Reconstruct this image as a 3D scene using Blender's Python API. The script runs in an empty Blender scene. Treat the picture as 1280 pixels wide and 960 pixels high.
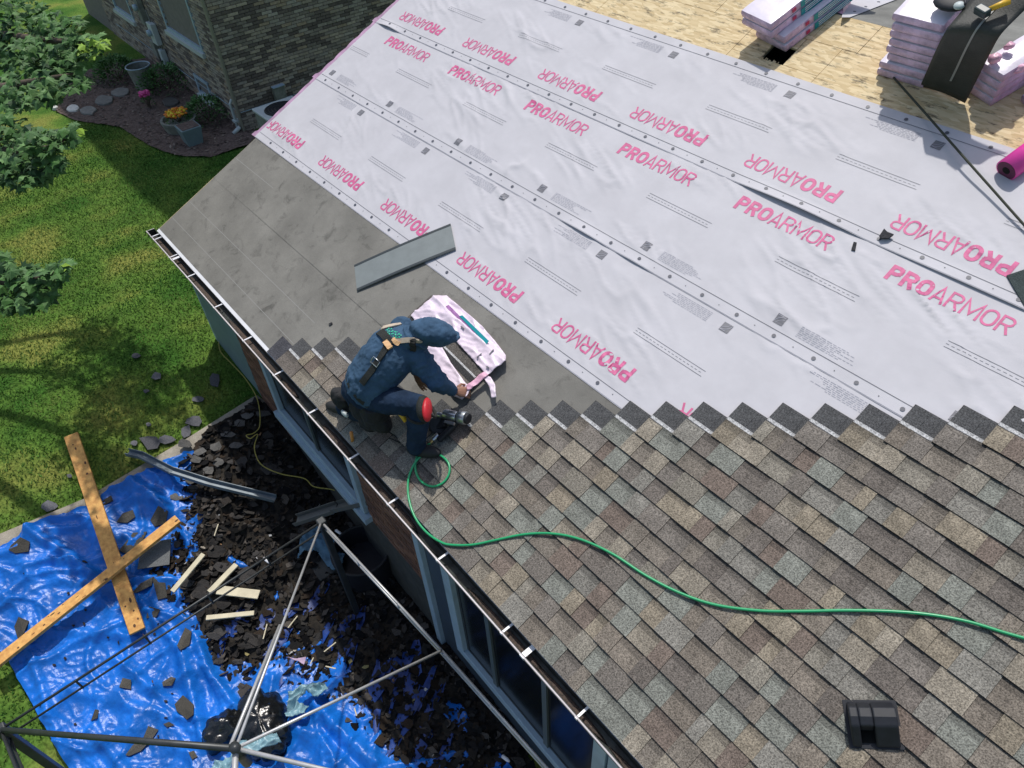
import bpy, math, random
import numpy as np
from mathutils import Vector, Matrix, noise
from mathutils.bvhtree import BVHTree
R = math.radians
rnd = random.Random(7)
sc = bpy.context.scene
COL = sc.collection

# ------------------------------------------------------------------ camera
# World frame: X runs along the eave, Y horizontally into the house, Z up; the eave edge is X axis at z = E.
E = 2.5
CX = Vector((0.63933935, 0.7676716, -0.04388065))
CY = Vector((0.51919107, -0.47308343, -0.71178136))
CZ = Vector((-0.56717355, 0.43228739, -0.70102909))
CP = Vector((7.97522336, -1.27258914, 4.26133419 + E))
FP = 906.77
cam = bpy.data.cameras.new('camera')
camo = bpy.data.objects.new('camera', cam); COL.objects.link(camo)
m = Matrix((CX, -CY, -CZ)).transposed().to_4x4(); m.translation = CP
camo.matrix_world = m
cam.sensor_fit = 'HORIZONTAL'; cam.sensor_width = 36; cam.lens = FP / 1280 * 36
cam.clip_start = .05; cam.clip_end = 3000
sc.camera = camo

# ------------------------------------------------------------------ light
SUN = Vector((-.32, .27, 1)).normalized()
w = bpy.data.worlds.new('World'); sc.world = w; w.use_nodes = True
nt = w.node_tree; bg = nt.nodes['Background']
sky = nt.nodes.new('ShaderNodeTexSky'); sky.sky_type = 'NISHITA'; sky.sun_disc = False
sky.sun_elevation = math.asin(SUN.z); sky.sun_rotation = math.atan2(SUN.x, SUN.y)
sky.air_density = 1.3; sky.dust_density = 2.5
nt.links.new(sky.outputs[0], bg.inputs[0]); bg.inputs[1].default_value = 0.115
sl = bpy.data.lights.new('sun', 'SUN'); sl.energy = 3.05; sl.angle = R(1.0); sl.color = (1, .965, .91)
so = bpy.data.objects.new('sun', sl); COL.objects.link(so)
so.rotation_euler = SUN.to_track_quat('Z', 'Y').to_euler(); so.location = SUN * 30
vs = sc.view_settings; vs.view_transform = 'Standard'; vs.look = 'None'; vs.exposure = 0.0; vs.gamma = 1

# ------------------------------------------------------------------ geometry helpers
PHI = R(23.619); CF, SF = math.cos(PHI), math.sin(PHI)
RN = Vector((0, -SF, CF)); RV = Vector((0, CF, SF)); RU = Vector((1, 0, 0))
def RW(u, v, h=0.):                       # roof coordinates -> world
    return Vector((u, v * CF - h * SF, E + v * SF + h * CF))
ROOFM = Matrix((RU, RV, RN)).transposed().to_4x4(); ROOFM.translation = (0, 0, E)
def ray(px, py): return CX * ((px - 640) / FP) + CY * ((py - 480) / FP) + CZ
def UV(px, py, h=0.):                     # point of the roof plane (raised h) seen at a place of the photo
    d = ray(px, py); o = CP - Vector((0, 0, E)); k = (h - RN.dot(o)) / RN.dot(d); q = o + d * k
    return q.x, q.dot(RV)
def RP(px, py, h=0.):
    u, v = UV(px, py, h); return RW(u, v, h)
def ss(a, b, x):
    t = min(1, max(0, (x - a) / (b - a))); return t * t * (3 - 2 * t)
def gz(x, y=0):                           # ground height
    return E - 1.55 - .95 * ss(.2, 4.3, x) - .65 * ss(0, -6, x)
def G(px, py, lift=0.):
    d = ray(px, py); z = gz(0) + lift
    for _ in range(14):
        q = CP + d * ((z - CP.z) / d.z); z = .5 * z + .5 * (gz(q.x, q.y) + lift)
    return CP + d * ((z - CP.z) / d.z)
def GZ(px, py, z):
    d = ray(px, py); return CP + d * ((z - CP.z) / d.z)
def GY(px, py, y):
    d = ray(px, py); return CP + d * ((y - CP.y) / d.y)
def PD(px, py, dep): return CP + ray(px, py) * dep

class MB:
    def __init__(s): s.v = []; s.f = []; s.c = []; s.mi = []
    def face(s, pts, c=None, mi=0):
        n = len(s.v); s.v += [tuple(p) for p in pts]; s.f.append(tuple(range(n, n + len(pts)))); s.c.append(c); s.mi.append(mi)
    def hexa(s, p, c=None, mi=0, top=None, front=None):       # p: 4 bottom then 4 top, both counter-clockwise
        n = len(s.v); s.v += [tuple(q) for q in p]
        for k, f in enumerate(((3, 2, 1, 0), (4, 5, 6, 7), (0, 1, 5, 4), (1, 2, 6, 5), (2, 3, 7, 6), (3, 0, 4, 7))):
            s.f.append(tuple(n + i for i in f)); cc = c
            if k == 1 and top is not None: cc = top
            if k == 2 and front is not None: cc = front
            s.c.append(cc); s.mi.append(mi)
    def box(s, lo, hi, c=None, mi=0, M=None):
        x0, y0, z0 = lo; x1, y1, z1 = hi
        p = [Vector(q) for q in ((x0, y0, z0), (x1, y0, z0), (x1, y1, z0), (x0, y1, z0), (x0, y0, z1), (x1, y0, z1), (x1, y1, z1), (x0, y1, z1))]
        if M is not None: p = [M @ q for q in p]
        s.hexa(p, c, mi)
    def bar(s, a, b, wd, ht, up=(0, 0, 1), c=None, mi=0):
        a = Vector(a); b = Vector(b); d = (b - a).normalized(); sd = d.cross(Vector(up)).normalized() * wd / 2; u = sd.cross(d).normalized() * ht / 2
        s.hexa([a - sd - u, b - sd - u, b + sd - u, a + sd - u, a - sd + u, b - sd + u, b + sd + u, a + sd + u], c, mi)
    def tube(s, pts, r, n=8, c=None, mi=0, cap=True):
        pts = [Vector(p) for p in pts]; rs = r if isinstance(r, (list, tuple)) else [r] * len(pts)
        ref = Vector((0, 0, 1)); rings = []
        for i, p in enumerate(pts):
            d = (pts[min(i + 1, len(pts) - 1)] - pts[max(i - 1, 0)]).normalized()
            if abs(d.dot(ref)) > .97: ref = Vector((1, 0, 0)) if abs(d.x) < .9 else Vector((0, 1, 0))
            a = d.cross(ref).normalized(); b = a.cross(d).normalized(); ref = b
            n0 = len(s.v)
            for k in range(n):
                t = 2 * math.pi * k / n; s.v.append(tuple(p + (a * math.cos(t) + b * math.sin(t)) * rs[i]))
            rings.append(n0)
        for i in range(len(rings) - 1):
            for k in range(n):
                k2 = (k + 1) % n; s.f.append((rings[i] + k, rings[i] + k2, rings[i + 1] + k2, rings[i + 1] + k)); s.c.append(c); s.mi.append(mi)
        if cap:
            s.f.append(tuple(rings[0] + k for k in reversed(range(n)))); s.c.append(c); s.mi.append(mi)
            s.f.append(tuple(rings[-1] + k for k in range(n))); s.c.append(c); s.mi.append(mi)
    def ell(s, ctr, ax, n=12, m=8, c=None, mi=0):             # ellipsoid with three axis vectors
        ctr = Vector(ctr); A, B, C = [Vector(a) for a in ax]; n0 = len(s.v)
        for j in range(1, m):
            t = math.pi * j / m
            for k in range(n):
                a = 2 * math.pi * k / n; s.v.append(tuple(ctr + A * math.cos(a) * math.sin(t) + B * math.sin(a) * math.sin(t) + C * math.cos(t)))
        top = len(s.v); s.v.append(tuple(ctr + C)); s.v.append(tuple(ctr - C))
        for j in range(m - 2):
            for k in range(n):
                k2 = (k + 1) % n; a = n0 + j * n; s.f.append((a + k, a + n + k, a + n + k2, a + k2)); s.c.append(c); s.mi.append(mi)
        for k in range(n):
            k2 = (k + 1) % n
            s.f.append((top, n0 + k, n0 + k2)); s.f.append((top + 1, n0 + (m - 2) * n + k2, n0 + (m - 2) * n + k)); s.c += [c, c]; s.mi += [mi, mi]
    def prism(s, poly, h, org, X, Y, N, c=None, mi=0):          # polygon in an (X, Y) frame, extruded along N
        org, X, Y, N = Vector(org), Vector(X), Vector(Y), Vector(N)
        a = [org + X * p[0] + Y * p[1] for p in poly]; n = len(a); n0 = len(s.v)
        s.v += [tuple(p) for p in a] + [tuple(p + N * h) for p in a]
        s.f.append(tuple(n0 + i for i in reversed(range(n)))); s.f.append(tuple(n0 + n + i for i in range(n))); s.c += [c, c]; s.mi += [mi, mi]
        for i in range(n):
            j = (i + 1) % n; s.f.append((n0 + i, n0 + j, n0 + n + j, n0 + n + i)); s.c.append(c); s.mi.append(mi)
    def mesh(s, name, mats):
        me = bpy.data.meshes.new(name); me.from_pydata(s.v, [], s.f)
        for mt in (mats if isinstance(mats, (list, tuple)) else [mats]): me.materials.append(mt)
        if any(s.mi): me.polygons.foreach_set('material_index', s.mi)
        if any(c is not None for c in s.c):
            at = me.color_attributes.new('Col', 'FLOAT_COLOR', 'CORNER'); buf = []
            for f, c in zip(s.f, s.c): buf += list((c or (.5, .5, .5)))[:3] * 0 + [x for _ in f for x in (*(c or (.5, .5, .5)), 1.)]
            at.data.foreach_set('color', buf)
        me.update(); return me
    def build(s, name, mats, parent=None, smooth=False, M=None):
        me = s.mesh(name, mats)
        if smooth and not any(c is not None for c in s.c):
            import bmesh
            bm = bmesh.new(); bm.from_mesh(me); bmesh.ops.remove_doubles(bm, verts=bm.verts, dist=1e-5); bm.to_mesh(me); bm.free()
        if smooth: me.polygons.foreach_set('use_smooth', [True] * len(me.polygons))
        return link(name, me, parent, M)
def link(name, me, parent=None, M=None):
    o = bpy.data.objects.new(name, me); COL.objects.link(o)
    if parent is not None: o.parent = parent
    if M is not None: o.matrix_local = M
    return o
def tag(o, label, cat, group=None):
    o['label'] = label; o['category'] = cat
    if group: o['group'] = group
    return o
def root(name, label, cat, group=None, loc=(0, 0, 0)):
    o = bpy.data.objects.new(name, None); COL.objects.link(o); o.location = loc; o.empty_display_size = .1
    return tag(o, label, cat, group)
def base_root(name, label, cat, p, group=None):
    """Empty at p; children are modelled in world coordinates and get the inverse offset."""
    return root(name, label, cat, group, p)
def inv(o): return Matrix.Translation(-Vector(o.location))
def kind(o, k): o['kind'] = k; return o
def bev(o, wd=.004, seg=2):
    b = o.modifiers.new('bevel', 'BEVEL'); b.width = wd; b.segments = seg; b.limit_method = 'ANGLE'; return o
def inpoly(x, y, P):
    r = False; j = len(P) - 1
    for i in range(len(P)):
        if (P[i][1] > y) != (P[j][1] > y) and x < (P[j][0] - P[i][0]) * (y - P[i][1]) / (P[j][1] - P[i][1]) + P[i][0]: r = not r
        j = i
    return r
def smooth_path(pts, k=6):                 # Catmull-Rom
    pts = [Vector(p) for p in pts]; out = []; P = [pts[0] * 2 - pts[1]] + pts + [pts[-1] * 2 - pts[-2]]
    for i in range(1, len(P) - 2):
        for j in range(k):
            t = j / k; a, b, c, d = P[i - 1:i + 3]
            out.append(.5 * ((2 * b) + (c - a) * t + (2 * a - 5 * b + 4 * c - d) * t * t + (3 * b - a - 3 * c + d) * t ** 3))
    return out + [pts[-1]]

# ------------------------------------------------------------------ materials
def mat(name, col, rough=.8, metal=0., noise_amt=0., nscale=8., col2=None, bump=0., bscale=60., attr=False, spec=None, coords='Object', detail=6, speck=0., sscale=300., stretch=None, coat=0., trans=0.):
    m = bpy.data.materials.new(name); m.use_nodes = True; t = m.node_tree; N = t.nodes; L = t.links; b = N['Principled BSDF']
    b.inputs['Roughness'].default_value = rough; b.inputs['Metallic'].default_value = metal
    if spec is not None: b.inputs['Specular IOR Level'].default_value = spec
    if coat: b.inputs['Coat Weight'].default_value = coat
    if trans: b.inputs['Transmission Weight'].default_value = trans
    tc = N.new('ShaderNodeTexCoord'); co = tc.outputs[coords]
    if stretch:
        mp = N.new('ShaderNodeMapping'); mp.inputs['Scale'].default_value = stretch; L.new(co, mp.inputs[0]); co = mp.outputs[0]
    if attr:
        a = N.new('ShaderNodeAttribute'); a.attribute_name = 'Col'; out = a.outputs['Color']
    else:
        a = N.new('ShaderNodeRGB'); a.outputs[0].default_value = (*col, 1); out = a.outputs[0]
    if noise_amt or col2:
        n = N.new('ShaderNodeTexNoise'); n.inputs['Scale'].default_value = nscale; n.inputs['Detail'].default_value = detail; n.inputs['Roughness'].default_value = .62; L.new(co, n.inputs['Vector'])
        mr = N.new('ShaderNodeMapRange'); mr.inputs[1].default_value = .35; mr.inputs[2].default_value = .65; L.new(n.outputs[0], mr.inputs[0])
        mx = N.new('ShaderNodeMix'); mx.data_type = 'RGBA'
        if col2:
            L.new(mr.outputs[0], mx.inputs[0]); L.new(out, mx.inputs[6]); mx.inputs[7].default_value = (*col2, 1)
        else:
            mr.inputs[3].default_value = 1 - noise_amt; mr.inputs[4].default_value = 1 + noise_amt
            mx.blend_type = 'MULTIPLY'; mx.inputs[0].default_value = 1; L.new(out, mx.inputs[6]); L.new(mr.outputs[0], mx.inputs[7])
        out = mx.outputs[2]
    if speck:
        n = N.new('ShaderNodeTexNoise'); n.inputs['Scale'].default_value = sscale; n.inputs['Detail'].default_value = 2; L.new(co, n.inputs['Vector'])
        mr = N.new('ShaderNodeMapRange'); mr.inputs[1].default_value = .3; mr.inputs[2].default_value = .7; mr.inputs[3].default_value = 1 - speck; mr.inputs[4].default_value = 1 + speck; L.new(n.outputs[0], mr.inputs[0])
        mx = N.new('ShaderNodeMix'); mx.data_type = 'RGBA'; mx.blend_type = 'MULTIPLY'; mx.inputs[0].default_value = 1; L.new(out, mx.inputs[6]); L.new(mr.outputs[0], mx.inputs[7]); out = mx.outputs[2]
    L.new(out, b.inputs['Base Color'])
    if bump:
        n = N.new('ShaderNodeTexNoise'); n.inputs['Scale'].default_value = bscale; n.inputs['Detail'].default_value = 5; L.new(co, n.inputs['Vector'])
        bp = N.new('ShaderNodeBump'); bp.inputs['Strength'].default_value = bump; bp.inputs['Distance'].default_value = .01; L.new(n.outputs[0], bp.inputs['Height']); L.new(bp.outputs[0], b.inputs['Normal'])
    return m
M_shingle = mat('shingle_granules', (.2, .2, .2), .95, attr=True, noise_amt=.16, nscale=7, speck=.55, sscale=125, bump=.5, bscale=200, spec=.2)
M_membrane = mat('grey_membrane', (.205, .205, .19), .85, noise_amt=.22, nscale=2.6, speck=.10, sscale=120, bump=.15, bscale=40, spec=.25)
M_sheet = mat('white_underlayment', (.535, .525, .555), .62, noise_amt=.05, nscale=3, bump=.10, bscale=14, spec=.3)
M_pinkprint = mat('pink_print', (.60, .115, .27), .6, noise_amt=.15, nscale=25)
M_greyprint = mat('grey_print', (.13, .13, .15), .6)
M_lightprint = mat('pale_grey_print', (.36, .36, .41), .6)
M_fringe = mat('pink_sheet_underside', (.42, .25, .38), .6, noise_amt=.2, nscale=10)
M_dot = mat('plastic_cap', (.08, .085, .11), .5)
M_black = mat('black_plastic', (.012, .014, .02), .6, noise_amt=.2, nscale=20)
M_rubber = mat('dark_rubber', (.02, .02, .022), .7)
M_white = mat('white_paint', (.78, .78, .8), .4, noise_amt=.05, nscale=5)
M_gut = mat('gutter_inside', (.055, .065, .06), .6, col2=(.018, .016, .013), nscale=14, bump=.4, bscale=60)
M_lip = mat('gutter_lip', (.72, .66, .66), .4)
M_debris = mat('gutter_grit', (.05, .045, .04), .95, col2=(.13, .09, .07), nscale=70, bump=.8, bscale=90)
M_side = mat('blue_grey_siding', (.17, .24, .26), .55, noise_amt=.08, nscale=6)
M_trim = mat('pale_blue_trim', (.36, .47, .55), .45, noise_amt=.08, nscale=7)
M_mull = mat('grey_mullion', (.10, .125, .13), .5)
M_glass = mat('dark_glass', (.008, .010, .012), .18, spec=.4)
M_brick = mat('brown_brick', (.2, .1, .06), .9, attr=True, noise_amt=.25, nscale=30, bump=.4, bscale=80)
M_mortar = mat('mortar', (.16, .14, .125), .95, noise_amt=.15, nscale=20, bump=.3)
M_greybrick = mat('grey_brown_brick', (.2, .17, .14), .9, attr=True, noise_amt=.18, nscale=20, bump=.3, bscale=60)
M_greymortar = mat('pale_mortar', (.20, .185, .165), .95, noise_amt=.12, nscale=14)
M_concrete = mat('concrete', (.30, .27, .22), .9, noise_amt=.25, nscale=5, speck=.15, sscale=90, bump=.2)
M_wood = mat('yellow_lumber', (.80, .45, .13), .7, col2=(.55, .26, .07), nscale=7, stretch=(3, 3, 3), bump=.15)
M_palewood = mat('pale_offcut', (.62, .56, .40), .75, noise_amt=.12, nscale=9)
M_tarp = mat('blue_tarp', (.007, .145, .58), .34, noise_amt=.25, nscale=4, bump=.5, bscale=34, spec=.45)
M_scrap = mat('torn_shingle', (.06, .06, .06), .95, attr=True, speck=.35, sscale=160, bump=.5, bscale=120, spec=.05)
M_dirt = mat('dark_rubble', (.016, .015, .014), .97, col2=(.045, .038, .030), nscale=14, bump=1., bscale=30, spec=.15)
M_mulch = mat('mulch', (.075, .05, .042), .95, col2=(.17, .125, .105), nscale=22, bump=.9, bscale=30)
M_stone = mat('grey_stone', (.22, .23, .2), .9, noise_amt=.25, nscale=9, bump=.4)
M_steel = mat('silver_metal', (.62, .64, .66), .28, metal=.9)
M_pole = mat('dark_bronze_pole', (.045, .05, .052), .42, metal=.3, noise_amt=.2, nscale=9)
M_rail = mat('pale_metal_rail', (.50, .50, .50), .4, metal=.4, noise_amt=.12, nscale=9)
M_hose = mat('green_hose', (.02, .36, .14), .3, spec=.6)
M_yellowcord = mat('yellow_cord', (.42, .36, .08), .6)
M_wrap = mat('lilac_wrap', (.58, .42, .60), .38, noise_amt=.32, nscale=9, bump=.8, bscale=20, spec=.45)
M_wraptop = mat('white_wrap', (.76, .70, .80), .3, noise_amt=.08, nscale=6, bump=.3, bscale=14, spec=.4)
M_pinkwrap = mat('pink_plastic', (.78, .44, .58), .35, noise_amt=.2, nscale=12, bump=.4, bscale=22)
M_whitepink = mat('pale_pink_plastic', (.80, .68, .78), .32, noise_amt=.08, nscale=9, bump=.6, bscale=20)
M_teal = mat('teal_print', (.0, .27, .31), .35)
M_magenta = mat('magenta_roll', (.85, .06, .40), .3, noise_amt=.06, nscale=9, spec=.6)
M_core = mat('dark_roll_end', (.12, .02, .07), .7)
M_yellow = mat('yellow_handle', (.75, .45, .03), .4)
M_hoodie = mat('blue_hoodie', (.050, .098, .165), .92, noise_amt=.22, nscale=7, bump=.55, bscale=26, spec=.15)
M_jeans = mat('dark_jeans', (.018, .034, .066), .92, noise_amt=.25, nscale=9, bump=.5, bscale=30, spec=.15)
M_skin = mat('skin', (.33, .16, .10), .55, noise_amt=.12, nscale=30)
M_strap = mat('black_webbing', (.016, .018, .016), .8, bump=.4, bscale=160)
M_tan = mat('tan_strap', (.48, .40, .31), .8, noise_amt=.12, nscale=30)
M_orange = mat('orange_leather', (.62, .26, .06), .7, noise_amt=.2, nscale=30)
M_red = mat('red_knee_pad', (.55, .015, .025), .45)
M_greenprint = mat('green_print', (.04, .55, .33), .6)
M_bark = mat('bark', (.10, .075, .055), .95, noise_amt=.3, nscale=14, bump=.8, bscale=30)
M_leaf = mat('maple_leaf', (.1, .2, .06), .6, attr=True, noise_amt=.2, nscale=25, spec=.25)
M_plant = mat('shrub_leaf', (.05, .12, .04), .6, attr=True, spec=.3)
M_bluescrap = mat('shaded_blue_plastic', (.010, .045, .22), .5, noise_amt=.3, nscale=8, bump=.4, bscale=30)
M_grass = mat('grass_blade', (.05, .1, .02), .75, attr=True, spec=.2)
M_rope = mat('dark_rope', (.045, .05, .035), .8)
M_rag = mat('faded_blue_cloth', (.10, .20, .29), .9, noise_amt=.2, nscale=10, bump=.3)
M_bag = mat('black_bag', (.008, .009, .01), .22, bump=.8, bscale=20, spec=.7)
M_bagblue = mat('pale_teal_plastic', (.22, .38, .44), .35, bump=.5, bscale=20)
M_acwhite = mat('pale_cabinet', (.50, .56, .56), .5)
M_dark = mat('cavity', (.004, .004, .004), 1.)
def grassground():
    m = bpy.data.materials.new('lawn'); m.use_nodes = True; t = m.node_tree; N = t.nodes; L = t.links; b = N['Principled BSDF']
    b.inputs['Roughness'].default_value = .95; b.inputs['Specular IOR Level'].default_value = .1
    tc = N.new('ShaderNodeTexCoord')
    def nz(s, d=6): 
        n = N.new('ShaderNodeTexNoise'); n.inputs['Scale'].default_value = s; n.inputs['Detail'].default_value = d; L.new(tc.outputs['Object'], n.inputs['Vector']); return n.outputs[0]
    cr = N.new('ShaderNodeValToRGB'); cr.color_ramp.elements[0].position = .4; cr.color_ramp.elements[0].color = (.045, .12, .018, 1)
    cr.color_ramp.elements[1].position = .66; cr.color_ramp.elements[1].color = (.20, .22, .05, 1)
    e = cr.color_ramp.elements.new(.53); e.color = (.10, .18, .03, 1)
    L.new(nz(.9), cr.inputs[0])
    mr = N.new('ShaderNodeMapRange'); mr.inputs[1].default_value = .3; mr.inputs[2].default_value = .7; mr.inputs[3].default_value = .5; mr.inputs[4].default_value = 1.4; L.new(nz(34, 4), mr.inputs[0])
    mx = N.new('ShaderNodeMix'); mx.data_type = 'RGBA'; mx.blend_type = 'MULTIPLY'; mx.inputs[0].default_value = 1; L.new(cr.outputs[0], mx.inputs[6]); L.new(mr.outputs[0], mx.inputs[7]); L.new(mx.outputs[2], b.inputs['Base Color'])
    return m
M_lawn = grassground()
def osbmat():
    m = bpy.data.materials.new('strand_board'); m.use_nodes = True; t = m.node_tree; N = t.nodes; L = t.links; b = N['Principled BSDF']
    b.inputs['Roughness'].default_value = .8; tc = N.new('ShaderNodeTexCoord')
    mp = N.new('ShaderNodeMapping'); mp.inputs['Scale'].default_value = (1, 1, 1); L.new(tc.outputs['Object'], mp.inputs[0])
    v = N.new('ShaderNodeTexVoronoi'); v.inputs['Scale'].default_value = 26; v.inputs['Randomness'].default_value = 1; L.new(mp.outputs[0], v.inputs['Vector'])
    mp2 = N.new('ShaderNodeMapping'); mp2.inputs['Scale'].default_value = (1.1, 4.6, 1); mp2.inputs['Rotation'].default_value = (0, 0, .25); L.new(tc.outputs['Object'], mp2.inputs[0])
    v2 = N.new('ShaderNodeTexVoronoi'); v2.inputs['Scale'].default_value = 11; L.new(mp2.outputs[0], v2.inputs['Vector'])
    cr = N.new('ShaderNodeValToRGB'); E0 = cr.color_ramp.elements; E0[0].position = 0; E0[0].color = (.56, .42, .22, 1); E0[1].position = 1; E0[1].color = (.76, .62, .38, 1)
    sp = N.new('ShaderNodeSeparateColor'); L.new(v2.outputs['Color'], sp.inputs[0]); L.new(sp.outputs[0], cr.inputs[0])
    n = N.new('ShaderNodeTexNoise'); n.inputs['Scale'].default_value = 5; n.inputs['Detail'].default_value = 8; n.inputs['Roughness'].default_value = .75
    mp3 = N.new('ShaderNodeMapping'); mp3.inputs['Scale'].default_value = (1, 3.5, 1); L.new(tc.outputs['Object'], mp3.inputs[0]); L.new(mp3.outputs[0], n.inputs['Vector'])
    mr = N.new('ShaderNodeMapRange'); mr.inputs[1].default_value = .535; mr.inputs[2].default_value = .64; mr.inputs[3].default_value = 1; mr.inputs[4].default_value = .22; L.new(n.outputs[0], mr.inputs[0])
    mx = N.new('ShaderNodeMix'); mx.data_type = 'RGBA'; mx.blend_type = 'MULTIPLY'; mx.inputs[0].default_value = 1; L.new(cr.outputs[0], mx.inputs[6]); L.new(mr.outputs[0], mx.inputs[7]); L.new(mx.outputs[2], b.inputs['Base Color'])
    return m
M_osb = osbmat()

# ------------------------------------------------------------------ ground, lawn, slab, mulch bed
def grid_mesh(name, x0, x1, y0, y1, nx, ny, fz, mt, keep=None, parent=None, smooth=True, snap=None):
    xs = np.linspace(x0, x1, nx + 1); ys = np.linspace(y0, y1, ny + 1)
    V = [(x, y, fz(x, y)) for y in ys for x in xs]; F = []
    for j in range(ny):
        for i in range(nx):
            if keep and not keep((xs[i] + xs[i + 1]) / 2, (ys[j] + ys[j + 1]) / 2): continue
            a = j * (nx + 1) + i; F.append((a, a + 1, a + nx + 2, a + nx + 1))
    me = bpy.data.meshes.new(name); me.from_pydata(V, [], F); me.materials.append(mt)
    if keep:
        import bmesh
        bm = bmesh.new(); bm.from_mesh(me); bmesh.ops.delete(bm, geom=[v for v in bm.verts if not v.link_faces], context='VERTS')
        if snap:
            st = max((x1 - x0) / nx, (y1 - y0) / ny) * 1.6
            for v in bm.verts:
                if v.is_boundary:
                    best = None
                    for a, c in zip(snap, snap[1:] + snap[:1]):
                        dx, dy = c[0] - a[0], c[1] - a[1]; t = max(0, min(1, ((v.co.x - a[0]) * dx + (v.co.y - a[1]) * dy) / (dx * dx + dy * dy + 1e-12))); qx, qy = a[0] + dx * t, a[1] + dy * t; d = math.hypot(v.co.x - qx, v.co.y - qy)
                        if best is None or d < best[0]: best = (d, qx, qy)
                    if best[0] < st: v.co = (best[1], best[2], fz(best[1], best[2]))
        bm.to_mesh(me); bm.free()
    if smooth: me.polygons.foreach_set('use_smooth', [True] * len(me.polygons))
    return link(name, me, parent)
def lawnz(x, y): return gz(x, y) + .02 * noise.noise(Vector((x * .6, y * .6, 0)))
mb = MB()
xs = [-900, -200, -60, -30] + [-20 + .5 * i for i in range(70)] + [20, 60, 200, 900]; ys = [-900, -200, -60, -25] + [-12 + .5 * i for i in range(60)] + [25, 60, 200, 900]
V = [(x, y, gz(x)) for y in ys for x in xs]; nx = len(xs)
mb.v = V
for j in range(len(ys) - 1):
    for i in range(nx - 1): a = j * nx + i; mb.f.append((a, a + 1, a + nx + 1, a + nx)); mb.c.append(None); mb.mi.append(0)
kind(mb.build('lawn_ground', M_lawn, smooth=True), 'structure')

def gpoly(px, lift=0): return [G(a, b, lift) for a, b in px]
SLAB = gpoly([(-60, 700), (0, 672), (110, 626), (235, 552), (322, 497), (352, 520)]) + [Vector((2.2, .02, 0)), Vector((9.5, .02, 0)), Vector((9.5, -3.1, 0))] + gpoly([(70, 900), (20, 830)])
slabp = [(p.x, p.y) for p in SLAB]
def slabz(x, y): return gz(x) + .05
sl_ = grid_mesh('patio_slab', -1, 9.6, -4.2, .05, 106, 42, slabz, M_concrete, keep=lambda x, y: inpoly(x, y, slabp), snap=slabp)
kind(sl_, 'structure')
so_ = sl_.modifiers.new('thick', 'SOLIDIFY'); so_.thickness = .12; so_.offset = -1
MULCH = [(p.x, p.y) for p in gpoly([(85, 118), (70, 140), (95, 152), (150, 160), (190, 185), (222, 196), (262, 198), (300, 186), (340, 176), (312, 160), (240, 112), (190, 72), (140, 80), (90, 95)])]
xs_ = [p[0] for p in MULCH]; ys_ = [p[1] for p in MULCH]
kind(grid_mesh('mulch_bed', min(xs_), max(xs_), min(ys_), max(ys_), 110, 60, lambda x, y: gz(x) + .03 + .025 * noise.noise(Vector((x * 5, y * 5, 3))), M_mulch, keep=lambda x, y: inpoly(x, y, MULCH), snap=MULCH), 'structure')

def blades():
    g = np.random.default_rng(3); n = 150000
    # denser towards the camera side, lawn area only
    x = g.uniform(-9.5, 3.3, n); y = g.uniform(-3.8, 3.0, n)
    gzv = np.vectorize(lambda a: gz(a))
    def pip(P):
        r = np.zeros(len(x), bool); j = len(P) - 1
        for i in range(len(P)):
            xi, yi = P[i]; xj, yj = P[j]
            c = ((yi > y) != (yj > y)) & (x < (xj - xi) * (y - yi) / (yj - yi + 1e-12) + xi); r ^= c; j = i
        return r
    k = ~pip(slabp) & ~pip(MULCH) & ~((x > 0) & (y > .05)); x = x[k]; y = y[k]; n = len(x)
    xx = np.linspace(-12, 5, 400); z = np.interp(x, xx, [gz(a) for a in xx])
    a = g.uniform(0, 2 * np.pi, n); hh = g.uniform(.018, .042, n); wd = g.uniform(.004, .010, n); ln = g.uniform(-.035, .035, (n, 2))
    V = np.zeros((n, 3, 3)); V[:, 0] = np.c_[x - np.cos(a) * wd, y - np.sin(a) * wd, z]; V[:, 1] = np.c_[x + np.cos(a) * wd, y + np.sin(a) * wd, z]; V[:, 2] = np.c_[x + ln[:, 0], y + ln[:, 1], z + hh]
    me = bpy.data.meshes.new('grass'); me.vertices.add(3 * n); me.vertices.foreach_set('co', V.ravel()); me.loops.add(3 * n); me.loops.foreach_set('vertex_index', np.arange(3 * n)); me.polygons.add(n); me.polygons.foreach_set('loop_start', np.arange(0, 3 * n, 3))
    pat = np.array([noise.noise(Vector((p * .9, q * .9, 5))) + .5 * noise.noise(Vector((p * 3, q * 3, 9))) for p, q in zip(x, y)])
    t = np.clip(.45 + pat * .9, 0, 1)[:, None] * g.uniform(.7, 1.3, (n, 1)); t = np.clip(t, 0, 1)
    c = (1 - t) * np.array([[.048, .135, .020]]) + t * np.array([[.17, .235, .052]]); c *= g.uniform(.7, 1.35, (n, 1))
    at = me.color_attributes.new('Col', 'FLOAT_COLOR', 'CORNER'); at.data.foreach_set('color', np.repeat(np.c_[c, np.ones(n)], 3, axis=0).ravel())
    me.materials.append(M_grass); me.update(); me.validate()
    tag(kind(link('grass', me), 'stuff'), 'short green lawn grass with dry yellow patches', 'grass')
blades()

# ------------------------------------------------------------------ the house under repair
house = root('house', 'low brick and siding house being re-roofed, half shingled and half covered in white underlayment', 'house')
def roofpart(mb, name, mt, parent=house, smooth=False, lbl=None):
    o = mb.build(name, mt, parent, smooth, ROOFM if parent is house else None)
    if lbl: o['label'] = lbl
    return o
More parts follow.
